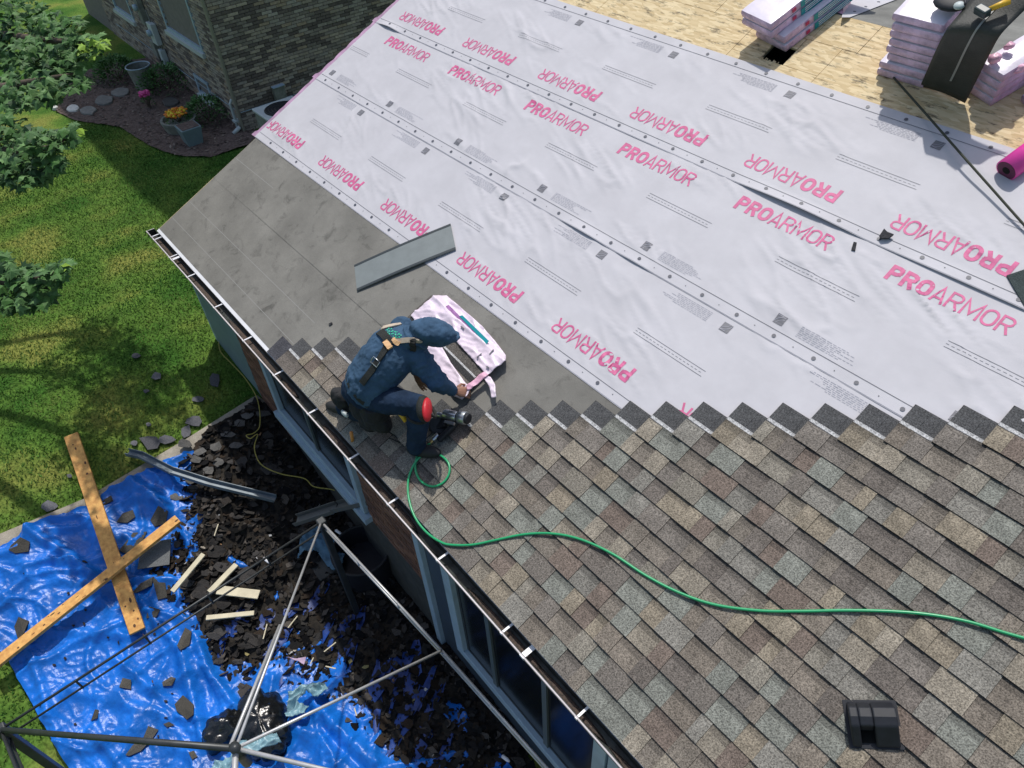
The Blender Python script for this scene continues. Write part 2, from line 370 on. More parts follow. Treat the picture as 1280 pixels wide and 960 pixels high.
# strand board sheathing, each sheet a part, an opening cut where the photo shows one
HU0, HU1, HV0, HV1 = 4.44, 4.66, 4.63, 4.82
def osb(u0, u1, v0, v1, tp=.0):
    b = MB(); g = .002; b.box((u0 + g, v0 + g, -.018), (u1 - g, v1 - g, -.0005 + tp)); return roofpart(b, 'board_sheet', M_osb)
RIDGE = 5.275
rows = [(0, 1.22, .0), (1.22, 2.44, 1.2), (2.44, 3.66, .3)]
for v0, v1, off in rows:
    u = off - 2.44
    while u < 9.7:
        a, b_ = max(u, 0), min(u + 2.44, 9.7)
        if b_ > a + .05: osb(a, b_, v0, v1)
        u += 2.44
for a, b_ in ((0, 2.55), (2.55, 4.15)): osb(a, b_, 3.66, 4.95)
osb(4.15, 4.985, 3.66, HV0); osb(4.15, HU0, HV0, 4.95); osb(HU1, 4.985, HV0, 4.95, .0004); osb(HU0 + .004, HU1 - .004, HV1, 4.95)
osb(4.985, 7.42, 3.66, 4.95, .001); osb(7.42, 9.7, 3.66, 4.95)
for a, b_, t_ in ((0, 1.3, 0), (1.3, 3.7, .0006), (3.7, 4.69, 0), (4.69, 5.11, .0012), (5.11, 6.5, .0), (6.5, 8.2, .0008), (8.2, 9.7, 0)): osb(a, b_, 4.95, RIDGE, t_)
b = MB(); b.box((4.2, 4.4, -.30), (4.9, 5.0, -.26)); b.box((4.2, 4.4, -.26), (4.22, 5.0, -.02)); b.box((4.88, 4.4, -.26), (4.9, 5.0, -.02)); b.box((4.22, 4.98, -.26), (4.88, 5, -.02)); b.box((4.22, 4.4, -.26), (4.88, 4.42, -.02))
roofpart(b, 'attic_cavity', M_dark)
# broken splinters at the opening
b = MB()
for k in range(14):
    u = rnd.uniform(HU0, HU1); b.bar((u, HV0 - .02, .001), (u + rnd.uniform(-.01, .01), HV0 + rnd.uniform(.005, .02), .002), .006, .003, (0, 0, 1))
roofpart(b, 'board_splinters', M_osb)
# far side beyond the ridge, covered in membrane
def fz(u, w_): return (u, RIDGE * CF + w_, E + RIDGE * SF - .11 * w_)
b = MB(); b.face([fz(0, 0), fz(9.7, 0), fz(9.7, 4), fz(0, 4)]); b.face([fz(0, 4), fz(9.7, 4), (9.7, RIDGE * CF + 4, E), (0, RIDGE * CF + 4, E)])
b.build('rear_slope', M_membrane, house)
# rafters, gable ends, underside
b = MB()
for u in np.arange(.05, 9.7, .61): b.box((u - .02, 0.03, -.16), (u + .02, RIDGE - .03, -.0185), M=ROOFM)
b.build('rafter', M_palewood, house)
for u in (.16, 9.6):
    b = MB(); b.prism([(.1, 0), (RIDGE * CF - .02, 0), (RIDGE * CF - .02, RIDGE * SF - .2), (.1, .02)], .02, (u, 0, E - .19 + .0), (0, 1, 0), (0, 0, 1), (1, 0, 0)); b.build('gable_wall', M_side, house)
b = MB(); b.box((-.012, -.01, -.12), (-.001, RIDGE, -.002)); o = roofpart(b, 'rake_board', mat('rake_wood', (.62, .50, .24), .7, noise_amt=.2, nscale=9))
# gable/left end wall and front walls
YW = .09
wb = {}
def wbox(b, x0, x1, z0, z1, y0=YW, y1=YW + .12): b.box((x0, y0, z0), (x1, y1, z1))
b = MB()
def wallpoly(x0, x1, ztop, t0=YW, t1=YW + .12):
    n = max(1, int((x1 - x0) / .4)); 
    for i in range(n):
        a, c_ = x0 + (x1 - x0) * i / n, x0 + (x1 - x0) * (i + 1) / n
        b.hexa([(a, t0, gz(a) - .1), (c_, t0, gz(c_) - .1), (c_, t1, gz(c_) - .1), (a, t1, gz(a) - .1), (a, t0, ztop), (c_, t0, ztop), (c_, t1, ztop), (a, t1, ztop)])
wallpoly(.16, 1.36, E - .1); b.build('siding_wall', M_side, house)
b = MB(); b.box((.16, YW + .12, E - 2.8), (.28, 4.9, E - .15)); b.build('end_wall', M_side, house)
b = MB(); b.box((.135, YW - .012, gz(0) - .02), (.20, YW + .05, E - .12)); b.build('corner_trim', M_trim, house)
# lap joints of the siding: thin boards proud of the wall
for k in range(7):
    z = E - .2 - k * .2
    b = MB(); b.hexa([(.20, YW - .018, z - .2), (1.355, YW - .018, z - .2), (1.355, YW, z - .2), (.20, YW, z - .2), (.20, YW - .006, z - .004), (1.355, YW - .006, z - .004), (1.355, YW, z - .004), (.20, YW, z - .004)])
    b.build('siding_board', M_side, house)
# brick panels
bpal = [(.17, .075, .045), (.21, .10, .06), (.13, .06, .04), (.24, .12, .075), (.18, .09, .06)]
bmesh_cache = []
for c_ in bpal:
    b = MB(); b.box((0, -.012, 0), (.193, .03, .057), c=c_); bmesh_cache.append(b.mesh('brick', M_brick))
def brickwall(x0, x1, z0, z1):
    b = MB(); b.box((x0, YW - .002, z0), (x1, YW + .12, z1)); b.build('mortar_backing', M_mortar, house)
    r = 0; z = z1 - .067; n = 0
    while z > z0:
        x = x0 + .005 - (.1 if r % 2 else 0)
        while x < x1 - .03:
            xa = max(x, x0 + .002); xb = min(x + .193, x1 - .002)
            if xb - xa > .03:
                o = link('brick', rnd.choice(bmesh_cache), house); o.location = (xa, YW + rnd.uniform(-.002, .002), z); o.scale = ((xb - xa) / .193, 1, 1); n += 1
            x += .203
        z -= .0677; r += 1
brickwall(1.36, 2.02, E - 1.9, E - .1); brickwall(3.86, 4.80, E - 1.5, E - .1)
b = MB(); wallpoly(2.02, 3.86, E - 1.4); wallpoly(3.86, 4.80, E - 1.502); wallpoly(1.36, 2.02, E - 1.902); b.build('foundation_wall', mat('dark_foundation', (.055, .055, .05), .9, noise_amt=.25, nscale=8), house)
# first window, second (picture) window
def window(x0, x1, z0, z1, mulls, fw=.07, y=YW):
    b = MB(); d = .05
    b.box((x0, y - d, z0), (x1, y + .03, z0 + fw)); b.box((x0, y - d, z1 - fw), (x1, y + .03, z1)); b.box((x0, y - d, z0 + fw), (x0 + fw, y + .03, z1 - fw)); b.box((x1 - fw, y - d, z0 + fw), (x1, y + .03, z1 - fw))
    w_ = b.build('window', M_trim, house)
    bev(w_, .006)
    for a in mulls:
        b = MB(); b.box((a - .025, y - .02, z0 + fw), (a + .025, y + .02, z1 - fw)); b.build('mullion', M_mull, w_)
    ed = [x0 + fw] + list(mulls) + [x1 - fw]
    for a, c_ in zip(ed, ed[1:]):
        b = MB(); b.box((a + .03, y + .0, z0 + fw + .03), (c_ - .03, y + .008, z1 - fw - .03)); b.build('pane', M_glass, w_)
        b = MB()
        b.box((a + .0, y - .004, z0 + fw), (a + .03, y + .012, z1 - fw)); b.box((c_ - .03, y - .004, z0 + fw), (c_, y + .012, z1 - fw)); b.box((a + .03, y - .004, z0 + fw), (c_ - .03, y + .012, z0 + fw + .03)); b.box((a + .03, y - .004, z1 - fw - .03), (c_ - .03, y + .012, z1 - fw)); b.build('sash', M_pole, w_)
    return w_
window(2.05, 3.84, E - 1.36, E - .14, [2.9], .09)
b = MB(); b.box((2.0, YW - .09, E - 1.44), (3.9, YW, E - 1.362)); bev(b.build('window_ledge', M_trim, house))
window(5.2, 6.98, E - 1.98, E - .14, [5.72, 6.36], .11)
for z in range(1):
    M_slate = mat('slate_siding', (.055, .075, .10), .5, noise_amt=.1, nscale=9)
    for a_, c_ in ((4.88, 5.198), (6.985, 9.6)): b = MB(); wallpoly(a_, c_, E - .1); b.build('panel_wall', M_slate, house)
b = MB(); wallpoly(5.2, 6.98, E - 1.985); b.build('panel_under_window', mat('slate_siding_low', (.05, .068, .09), .5, noise_amt=.1, nscale=9), house)
b = MB(); b.box((4.80, YW - .045, gz(5) - .05), (4.88, YW + .04, E - .12)); bev(b.build('corner_post', M_trim, house))
b = MB(); b.box((7.0, YW - .045, gz(5)), (7.12, YW + .02, E - .14)); bev(b.build('corner_post', M_trim, house))
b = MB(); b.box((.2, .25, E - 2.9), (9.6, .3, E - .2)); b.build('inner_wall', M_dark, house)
# fascia, drip edge, gutter with straps
b = MB(); b.box((0, -.004, E - .15), (9.7, .03, E - .012)); b.build('fascia', M_white, house)
b = MB(); b.box((-.005, -.012, -.004), (9.7, .03, .001)); b.box((-.005, -.012, -.05), (9.7, -.008, -.004)); roofpart(b, 'drip_edge', M_white)
gut = MB(); prof = [(-.012, -.03), (-.012, -.085), (-.055, -.095), (-.088, -.075), (-.10, -.03), (-.104, -.022), (-.088, -.02)]
G0, G1 = -.11, 9.7
for i in range(len(prof) - 1):
    (y0, z0), (y1, z1) = prof[i], prof[i + 1]; gut.face([(G0, y0, E + z0), (G0, y1, E + z1), (G1, y1, E + z1), (G1, y0, E + z0)])
gut.face([(G0, a, E + c_) for a, c_ in reversed(prof)])
g_ = gut.build('gutter', M_gut, house); s_ = g_.modifiers.new('t', 'SOLIDIFY'); s_.thickness = .003
b = MB(); b.tube([(G0, -.098, E - .022), (G1, -.098, E - .022)], .0065, 8); b.tube([(G0, -.098, E - .022), (G0, -.012, E - .024)], .004, 6); b.build('gutter_lip', M_lip, house, True)
b = MB()
for k in range(26): # grit washed off the shingles
    x = rnd.uniform(0, 9); l = rnd.uniform(.15, .5); b.ell((x, -.052, E - .088), ((l, 0, 0), (0, rnd.uniform(.018, .03), 0), (0, 0, rnd.uniform(.006, .014))), 10, 4)
kind(b.build('gutter_grit', M_debris, house, True), 'stuff')
for x in (.05, .11 + .02, .59, .65, 1.07, 1.75, 2.41, 3.03, 3.65, 4.30, 4.86, 5.48, 6.17, 6.37, 6.85, 7.45, 8.1, 8.7, 9.3):
    b = MB(); wd = .015 if x not in (.65, 6.37) else .035; b.box((x - wd / 2, -.102, E - .022), (x + wd / 2, -.008, E - .0175)); b.box((x - wd / 2 - .002, -.1065, E - .034), (x + wd / 2 + .002, -.1025, E - .012)); b.build('gutter_strap', M_white, house)
# membrane sheets
def sheet(name, u0, u1, v0, v1, h, mt, lbl=None):
    b = MB(); b.box((u0, v0, h - .0012), (u1, v1, h)); return roofpart(b, name, mt, lbl=lbl)
M_mem = None
def memmat():
    m = mat('grey_ice_membrane', (.205, .198, .178), .85, noise_amt=.18, nscale=1.7, speck=.10, sscale=150, bump=.12, bscale=40, spec=.25)
    t = m.node_tree; N = t.nodes; L = t.links; b = N['Principled BSDF']; src = b.inputs['Base Color'].links[0].from_socket
    tc = N.new('ShaderNodeTexCoord'); n = N.new('ShaderNodeTexNoise'); n.inputs['Scale'].default_value = 5.5; n.inputs['Detail'].default_value = 8; n.inputs['Roughness'].default_value = .7; n.inputs['Distortion'].default_value = .6; L.new(tc.outputs['Object'], n.inputs['Vector'])
    mr = N.new('ShaderNodeMapRange'); mr.inputs[1].default_value = .54; mr.inputs[2].default_value = .70; mr.inputs[3].default_value = 1; mr.inputs[4].default_value = .58; L.new(n.outputs[0], mr.inputs[0])
    mx = N.new('ShaderNodeMix'); mx.data_type = 'RGBA'; mx.blend_type = 'MULTIPLY'; mx.inputs[0].default_value = 1; L.new(src, mx.inputs[6]); L.new(mr.outputs[0], mx.inputs[7]); L.new(mx.outputs[2], b.inputs['Base Color']); return m
M_mem = memmat(); M_chalk = mat('chalk', (.27, .265, .25), .9)
sheet('membrane_sheet', 0, 9.7, .022, .90, .002, M_mem)
sheet('membrane_sheet', 0, 9.7, .845, 1.66, .0042, M_mem)
sheet('membrane_sheet', .95, 9.7, .846, 1.66, .0060, M_mem)
for v, h in ((.21, .0026), (.47, .0026), (1.18, .0048)):
    b = MB(); b.box((.02, v - .003, h - .0002), (2.9, v + .003, h)); roofpart(b, 'chalk_line', M_chalk)

# ---- printed underlayment: three strips with lettering laid on their wrinkled surface
def wr(u, v, seed):
    a = noise.noise(Vector((u * 1.1 + seed, v * 3.3, seed))) * .5 + .5
    amp = max(0, a - .42) * 2.6
    x = v * 1.0 + u * .55
    r = 1 - abs(noise.noise(Vector((x * 7, (u - v) * 1.2, seed + 4))) * 2)
    r2 = 1 - abs(noise.noise(Vector(((u * .35 + v) * 13, u * 1.6, seed + 9))) * 2)
    return amp * (.015 * max(r, 0) ** 6 + .009 * max(r2, 0) ** 5) + .0025 * noise.noise(Vector((u * 2.2, v * 2.2, seed)))+.0012
STRIPS = [(1.505, 2.60, 1), (2.478, 3.57, 2), (3.455, 4.535, 3)]
STEP = .02
def edge_lift(u, v, k):                       # edges gaping where the photo shows dark slits
    v0 = STRIPS[k][0]; l = 0
    for (a, c_, h) in {1: [(4.1, 4.7, .018), (4.75, 5.15, .012)], 2: [(5.1, 6.2, .032), (6.3, 7.6, .012), (.02, .5, .03)]}.get(k, []):
        if a < u < c_: l += h * math.sin(math.pi * (u - a) / (c_ - a))
    return l * max(0, 1 - (v - v0) / .11) ** 1.3
def hraw(i, j, k):
    u = U0s + i * STEP; v = STRIPS[k][0] + j * STEP
    ef = .06 + .94 * ss(.05, .20, min(v - STRIPS[k][0], STRIPS[k][1] - v))
    return .009 + .0040 * k + .001 + ef * (wr(u, v, STRIPS[k][2] * 7.3) - .001) + edge_lift(u, v, k)
U0s = -.03; NU = 486
HG = []
for k, (v0, v1, s) in enumerate(STRIPS):
    nv = int(round((v1 - v0) / STEP)); HG.append([[hraw(i, j, k) for i in range(NU + 1)] for j in range(nv + 1)])
def hs(k, u, v):
    x = min(max((u - U0s) / STEP, 0), NU - 1e-6); y = min(max((v - STRIPS[k][0]) / STEP, 0), len(HG[k]) - 1 - 1e-6); i, j = int(x), int(y); fx, fy = x - i, y - j; g = HG[k]
    return (g[j][i] * (1 - fx) + g[j][i + 1] * fx) * (1 - fy) + (g[j + 1][i] * (1 - fx) + g[j + 1][i + 1] * fx) * fy
class Print:                                   # flat print following strip k
    def __init__(s, k, lift=.0022): s.k = k; s.b = MB(); s.lift = lift
    def quad(s, a, b_, c_, d):
        s.b.face([(p[0], p[1], hs(s.k, p[0], p[1]) + s.lift) for p in (a, b_, c_, d)])
    def line(s, a, b_, w_):                    # butt-capped stroke cut in short pieces
        L = math.hypot(b_[0] - a[0], b_[1] - a[1]); n = max(1, int(math.ceil(L / .02))); dx, dy = (b_[0] - a[0]) / L, (b_[1] - a[1]) / L; nx_, ny_ = -dy * w_ / 2, dx * w_ / 2
        for i in range(n):
            p = (a[0] + dx * L * i / n, a[1] + dy * L * i / n); q = (a[0] + dx * L * (i + 1) / n, a[1] + dy * L * (i + 1) / n)
            s.quad((p[0] - nx_, p[1] - ny_), (q[0] - nx_, q[1] - ny_), (q[0] + nx_, q[1] + ny_), (p[0] + nx_, p[1] + ny_))
    def poly(s, pts, w_):                      # mitred polyline
        pts = [p for i, p in enumerate(pts) if i == 0 or math.hypot(p[0] - pts[i - 1][0], p[1] - pts[i - 1][1]) > 5e-4]
        n = len(pts); off = []
        for i in range(n):
            a = pts[max(i - 1, 0)]; b_ = pts[i]; c_ = pts[min(i + 1, n - 1)]
            d1 = (b_[0] - a[0], b_[1] - a[1]); d2 = (c_[0] - b_[0], c_[1] - b_[1])
            l1 = math.hypot(*d1) or 1; l2 = math.hypot(*d2) or 1; t = (d1[0] / l1 + d2[0] / l2, d1[1] / l1 + d2[1] / l2)
            if i == 0: t = d2
            if i == n - 1: t = d1
            l = math.hypot(*t) or 1; nrm = (-t[1] / l, t[0] / l); nn = (-d2[1] / l2, d2[0] / l2) if i < n - 1 else (-d1[1] / l1, d1[0] / l1)
            m_ = 1 / max(.45, abs(nrm[0] * nn[0] + nrm[1] * nn[1])); off.append((nrm[0] * m_ * w_ / 2, nrm[1] * m_ * w_ / 2))
        for i in range(n - 1):
            a, c_ = pts[i], pts[i + 1]; oa, oc = off[i], off[i + 1]; L = math.hypot(c_[0] - a[0], c_[1] - a[1]); m_ = max(1, int(math.ceil(L / .02)))
            for j in range(m_):
                f, g = j / m_, (j + 1) / m_
                P = lambda t, sg: (a[0] + (c_[0] - a[0]) * t + sg * (oa[0] + (oc[0] - oa[0]) * t), a[1] + (c_[1] - a[1]) * t + sg * (oa[1] + (oc[1] - oa[1]) * t))
                s.quad(P(f, -1), P(g, -1), P(g, 1), P(f, 1))
    def disc(s, u, v, r, n=10):
        s.b.face([(u + r * math.cos(2 * math.pi * i / n), v + r * math.sin(2 * math.pi * i / n), hs(s.k, u, v) + s.lift + .0006) for i in range(n)])
    def done(s, name, mt, parent): return s.b.build(name, mt, parent) if s.b.f else None
def arc(cx, cy, rx, ry, a0, a1, n=8): return [(cx + rx * math.cos(R(a0 + (a1 - a0) * i / n)), cy + ry * math.sin(R(a0 + (a1 - a0) * i / n))) for i in range(n + 1)]
def glyph(ch, w_, h, t):                       # strokes inside a w_ x h cell, stroke width t
    i = t / 2; x0, x1, y0, y1 = i, w_ - i, i, h - i; m_ = h * .5
    r = min(w_ * .42, h * .24)
    bowl = [(x0, y1), (x1 - r, y1)] + arc(x1 - r, y1 - r, r, r, 90, 0, 4)[1:] + arc(x1 - r, m_ - i * .2 + r, r, r, 0, -90, 4) + [(x0, m_ - i * .2)]
    if ch == 'P': return [[(x0, 0), (x0, h)], bowl]
    if ch == 'R': return [[(x0, 0), (x0, h)], bowl, [(w_ * .5, m_), (x1, 0)]]
    if ch == 'O': rr = min(w_ / 2 - i, h * .3); return [[(x0, m_)] + arc(x0 + rr, y1 - rr, rr, rr, 180, 90, 4) + arc(x1 - rr, y1 - rr, rr, rr, 90, 0, 4) + arc(x1 - rr, y0 + rr, rr, rr, 0, -90, 4) + arc(x0 + rr, y0 + rr, rr, rr, -90, -180, 4) + [(x0, m_)]]
    if ch == 'A': return [[(x0, 0), (w_ / 2, h - i * .3), (x1, 0)], [(w_ * .25, h * .28), (w_ * .75, h * .28)]]
    if ch == 'M': return [[(x0, 0), (x0 + w_ * .02, h - i * .4), (w_ / 2, h * .22), (x1 - w_ * .02, h - i * .4), (x1, 0)]]
def word(pr, u, v, flip, W=.79, Hh=.126):
    ws = [.092, .092, .094, .088, .086, .112, .088, .084]; gap = (W - sum(ws)) / 7; x = 0
    for i, ch in enumerate('PROARMOR'):
        t = .0275 if i < 3 else .0155
        for st in glyph(ch, ws[i], Hh, t):
            pts = [(x + a, c_) for a, c_ in st]
            pts = [(u - a, v + Hh - c_) if flip else (u + a, v + c_) for a, c_ in pts]
            pr.poly(pts, t)
        x += ws[i] + gap
for k, (v0, v1, seed) in enumerate(STRIPS):
    nv = len(HG[k]) - 1; b = MB()
    b.v = [(U0s + i * STEP, v0 + j * STEP, HG[k][j][i]) for j in range(nv + 1) for i in range(NU + 1)]
    for j in range(nv):
        for i in range(NU): a = j * (NU + 1) + i; b.f.append((a, a + 1, a + NU + 2, a + NU + 1)); b.c.append(None); b.mi.append(0)
    st = roofpart(b, 'underlayment_sheet', M_sheet, smooth=True)
    flip = k != 1
    # fold over the rake, pinkish underside with a ragged edge
    b = MB(); n = 40; prev = None
    for j in range(n):
        v = v0 + (v1 - v0) * j / n; v2 = v0 + (v1 - v0) * (j + 1) / n; h = .03 + .035 * abs(noise.noise(Vector((v * 5, seed, 1)))) + (.03 if j < 3 else 0); h2 = .03 + .035 * abs(noise.noise(Vector((v2 * 5, seed, 1)))) + (.03 if j + 1 < 3 else 0)
        b.face([(U0s, v, hs(k, U0s, v)), (U0s - h * 1.1, v, hs(k, U0s, v) + .012 - h * .15), (U0s - h2 * 1.1, v2, hs(k, U0s, v2) + .012 - h2 * .15), (U0s, v2, hs(k, U0s, v2))])
    b.build('sheet_fringe', M_fringe, st)
    pk, gr, lt, dt = Print(k), Print(k), Print(k), Print(k, .0038)
    e = v0 if not (k == 2) else v0
    vlo, dlo = {0: (1.585, 1.556), 1: (2.568, 2.525), 2: (3.532, 3.503)}[k]
    gr.line((-.02, vlo), (9.6, vlo), .004)
    if k == 2: gr.line((-.02, 4.452), (9.6, 4.452), .004)
    lap = (-.02, v0 + .006), (9.6, v0 + .006); lt.line(*lap, .003)
    du = [(.2975, .3026), (.4333, .3026), (.5274, .3026)][k]
    for i in range(-1, 31):
        u = du[0] + du[1] * i
        if u > 0: dt.disc(u, dlo, .0145); gr.disc(u + .151, dlo - .002, .0045, 6)
    if k == 2:
        for i in range(-7, 25):
            u = 2.1927 + .3026 * i
            if u > 0: dt.disc(u, 4.484, .0145)
    vt = {0: 1.672, 1: 3.255, 2: 3.615}[k]; vd = {0: 2.037, 1: 3.035, 2: 3.99}[k]; vl = {0: 2.403, 1: 2.645, 2: 4.362}[k]
    ut = {0: .757, 1: .405, 2: 1.03}[k]; P_ = {0: 1.2115, 1: 1.2135, 2: 1.2045}[k]; ul = {0: 1.066, 1: .118, 2: .112}[k]
    for i in range(-1, 9):
        u = ut + P_ * i
        uu = (u - .79, u) if flip else (u, u + .79)
        if uu[0] > -.75 and uu[1] < 9.6:
            if uu[0] < 0:                       # cut word at the rake: keep only what fits
                p2 = Print(k); word(p2, u, vt, flip); p2.b.f, p2.b.c, p2.b.mi = zip(*[(f, c_, m_) for f, c_, m_ in zip(p2.b.f, p2.b.c, p2.b.mi) if all(p2.b.v[q][0] > -.02 for q in f)]) if any(all(p2.b.v[q][0] > -.02 for q in f) for f in p2.b.f) else ((), (), ())
                if p2.b.f: p2.done('pink_word', M_pinkprint, st)
            else:
                p2 = Print(k); word(p2, u, vt, flip); p2.done('pink_word', M_pinkprint, st)
        u = ul + 1.205 * i
        if .02 < u < 9.4:
            q = Print(k); s2 = .036
            [q.line((u - s2, vl - s2 * .8 + s2 * .4 * r4), (u + s2, vl - s2 * .8 + s2 * .4 * r4), s2 * .4) for r4 in range(5)]; q.done('logo_square', mat('logo_grey', (.17, .17, .19), .6) if 'logo_grey' not in bpy.data.materials else bpy.data.materials['logo_grey'], st)
            q = Print(k, .0042); sg = -1 if flip else 1
            q.poly([(u + sg * a, vl + sg * c_) for a, c_ in arc(.036, -.036, .07, .06, 175, 95, 6)], .004); q.poly([(u + sg * a, vl + sg * c_) for a, c_ in arc(.036, -.036, .05, .042, 175, 95, 6)], .003)
            q.line((u - .03, vl + sg * .027), (u + .012, vl + sg * .027), .004); q.done('logo_swoosh', M_lightprint, st)
            for r_ in range(7):                 # illegible small print beside the mark
                x = u + sg * .15; v = vl + sg * (.03 - r_ * .0125); end = u + sg * (.15 + rnd.uniform(.22, .42))
                while (end - x) * sg > 0:
                    l = rnd.uniform(.012, .04); 
                    if -.02 < min(x, x + sg * l) and max(x, x + sg * l) < 9.5: lt.line((x, v), (x + sg * l, v), .0035)
                    x += sg * (l + .008)
    # dashed guide lines, interrupted where the larger mark stood
    for i in range(-1, 9):
        u = (ut + P_ * i) + (.0 if not flip else -.79)
        a, c_ = u + .56, u + .56 + .62
        a, c_ = max(a, .0), min(c_, 9.5)
        if c_ > a + .05:
            for dv in (-.023, .023): gr.line((a, vd + dv), (c_, vd + dv), .0028)
            x = a
            while x < c_ - .03: gr.line((x, vd), (x + .02, vd), .0025); x += .034
    kind(gr.done('guide_print', M_greyprint, st), 'stuff'); kind(lt.done('small_print', M_lightprint, st), 'stuff'); kind(dt.done('nail_cap_row', M_dot, st), 'stuff')

# ---- shingles
pal = [(.213, .195, .162), (.236, .203, .155), (.186, .163, .136), (.146, .128, .112), (.245, .217, .174), (.168, .134, .112), (.198, .188, .165), (.203, .208, .182), (.170, .152, .133), (.197, .170, .140)]
dark = (.055, .055, .057); head = (.085, .086, .088); nail = (.44, .44, .44); edge = (.012, .012, .013)
def shingle_mesh(seed, L=1.0, Hh=.308):
    r = random.Random(seed); b = MB(); T = .0046
    hz = lambda v: .0280 - .0260 * v / Hh
    x = 0; cuts = [0]
    while x < L - .2: x += r.choice((.075, .10, .13, .16, .19, .12)); cuts.append(min(x, L))
    cuts.append(L); tooth = r.random() < .5
    for a, c_ in zip(cuts, cuts[1:]):
        if c_ - a < .01: continue
        w_ = [x_ for x_ in r.choice(pal)]; s2 = r.uniform(.95, 1.15); w_ = tuple(q * s2 for q in w_)
        e_ = .0006
        def slab(v0, v1, z_, col, fr=edge, a=a, c_=c_):
            b.hexa([(a + e_, v0, hz(v0)), (c_ - e_, v0, hz(v0)), (c_ - e_, v1, hz(v1)), (a + e_, v1, hz(v1)), (a + e_, v0, hz(v0) + z_), (c_ - e_, v0, hz(v0) + z_), (c_ - e_, v1, hz(v1) + z_), (a + e_, v1, hz(v1) + z_)], edge, top=col, front=fr)
        if tooth:
            slab(0, .1415, T + .0048, w_); slab(.1415, Hh, T, head)
        else:
            k = .43 if r.random() < .75 else .9
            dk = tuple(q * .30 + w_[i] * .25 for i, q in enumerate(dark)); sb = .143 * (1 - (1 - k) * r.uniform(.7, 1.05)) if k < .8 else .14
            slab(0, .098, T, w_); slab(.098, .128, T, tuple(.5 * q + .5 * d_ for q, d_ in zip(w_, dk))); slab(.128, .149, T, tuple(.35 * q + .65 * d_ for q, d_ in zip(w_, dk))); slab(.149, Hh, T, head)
        tooth = not tooth if r.random() < .9 else tooth
    # the nailing strip across the full length
    n0 = .1495
    b.hexa([(0.002, n0, hz(n0)), (L - .002, n0, hz(n0)), (L - .002, n0 + .023, hz(n0 + .023)), (.002, n0 + .023, hz(n0 + .023)), (.002, n0, hz(n0) + T + .0007), (L - .002, n0, hz(n0) + T + .0007), (L - .002, n0 + .023, hz(n0 + .023) + T + .0007), (.002, n0 + .023, hz(n0 + .023) + T + .0007)], nail)
    return b.mesh('shingle', M_shingle)
def shlift(v): return .004 + .013 * min(1, max(0, (v - .45) / .85))
def shtop(v): return shlift(v) + .038
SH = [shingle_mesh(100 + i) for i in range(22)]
def course_left(j): return 2.93 + .2 * j if j < 3 else 5.93 + .1996 * (j - 10)
b = MB()
for i in range(7): 
    u = 2.73 + i * 1.0; b.box((u, -.008, .006), (min(u + .998, 9.6), .19, .010), c=(.075, .075, .085))
    roofpart(b, 'starter_strip', M_shingle); b = MB()
for j in range(0, 22):
    u = course_left(j); v = j * .143 - .006; idx = 0
    sh_h = .0075 if v < 1.45 - .02 else (.0075 + (.006 if v + .3 > 1.5 else 0))
    while u < 9.6:
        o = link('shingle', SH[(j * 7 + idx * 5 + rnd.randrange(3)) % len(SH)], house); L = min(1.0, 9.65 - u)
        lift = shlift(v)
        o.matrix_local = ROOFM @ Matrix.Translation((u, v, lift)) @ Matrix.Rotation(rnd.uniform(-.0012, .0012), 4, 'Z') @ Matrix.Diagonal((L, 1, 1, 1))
        u += 1.0; idx += 1

# ------------------------------------------------------------------ the brick house next door
nb = root('brick_house', 'grey brown brick house next door seen above the garden bed', 'house')
NX, NY, NZ, NH = -6.515, 3.386, E - 2.2, 7.6  # unseen upper wall made taller so its shadow covers more of the lawn
b = MB(); b.box((-17, NY + .02, NZ - .2), (NX - .02, 15, NZ + NH)); b.build('wall', M_greymortar, nb)
bc = [(.33, .285, .235), (.37, .33, .28), (.25, .215, .18), (.40, .335, .26), (.30, .255, .215), (.14, .115, .10), (.34, .265, .19)]
def nbricks(front):
    out = []; CO = .0605; n = int(3.6 / CO)
    for r_ in range(n):
        z = NZ + .0 + r_ * CO; L = 8.2 if front else 7.0; x = -(.11 if r_ % 2 else 0)
        run = rnd.random()
        while x < L:
            a = max(x, .004); c_ = min(x + .205, L)
            if c_ - a > .04:
                mid = (a + c_) / 2; skip = False
                if front:
                    X_ = NX - mid
                    for (wx0, wx1, wz0, wz1) in NWIN:
                        if wx0 - .02 < X_ < wx1 + .02 and wz0 - .02 < z + .03 < wz1 + .02: skip = True
                if not skip:
                    nn = noise.noise(Vector((mid * 1.3, r_ * .09, 2 + front * 5)))
                    c0 = bc[5] if rnd.random() < .14 + nn * .35 else rnd.choice(bc); k = rnd.uniform(.85, 1.15); out.append((a, c_, z, tuple(q * k for q in c0)))
            x += .2155
    return out
NWIN = [(-9.5, -7.55, E - .9, E + .9), (-13.4, -12.0, E - 1.3, E + .5), (-8.75, -8.0, E - 2.05, E - 1.62)]
cache = {}
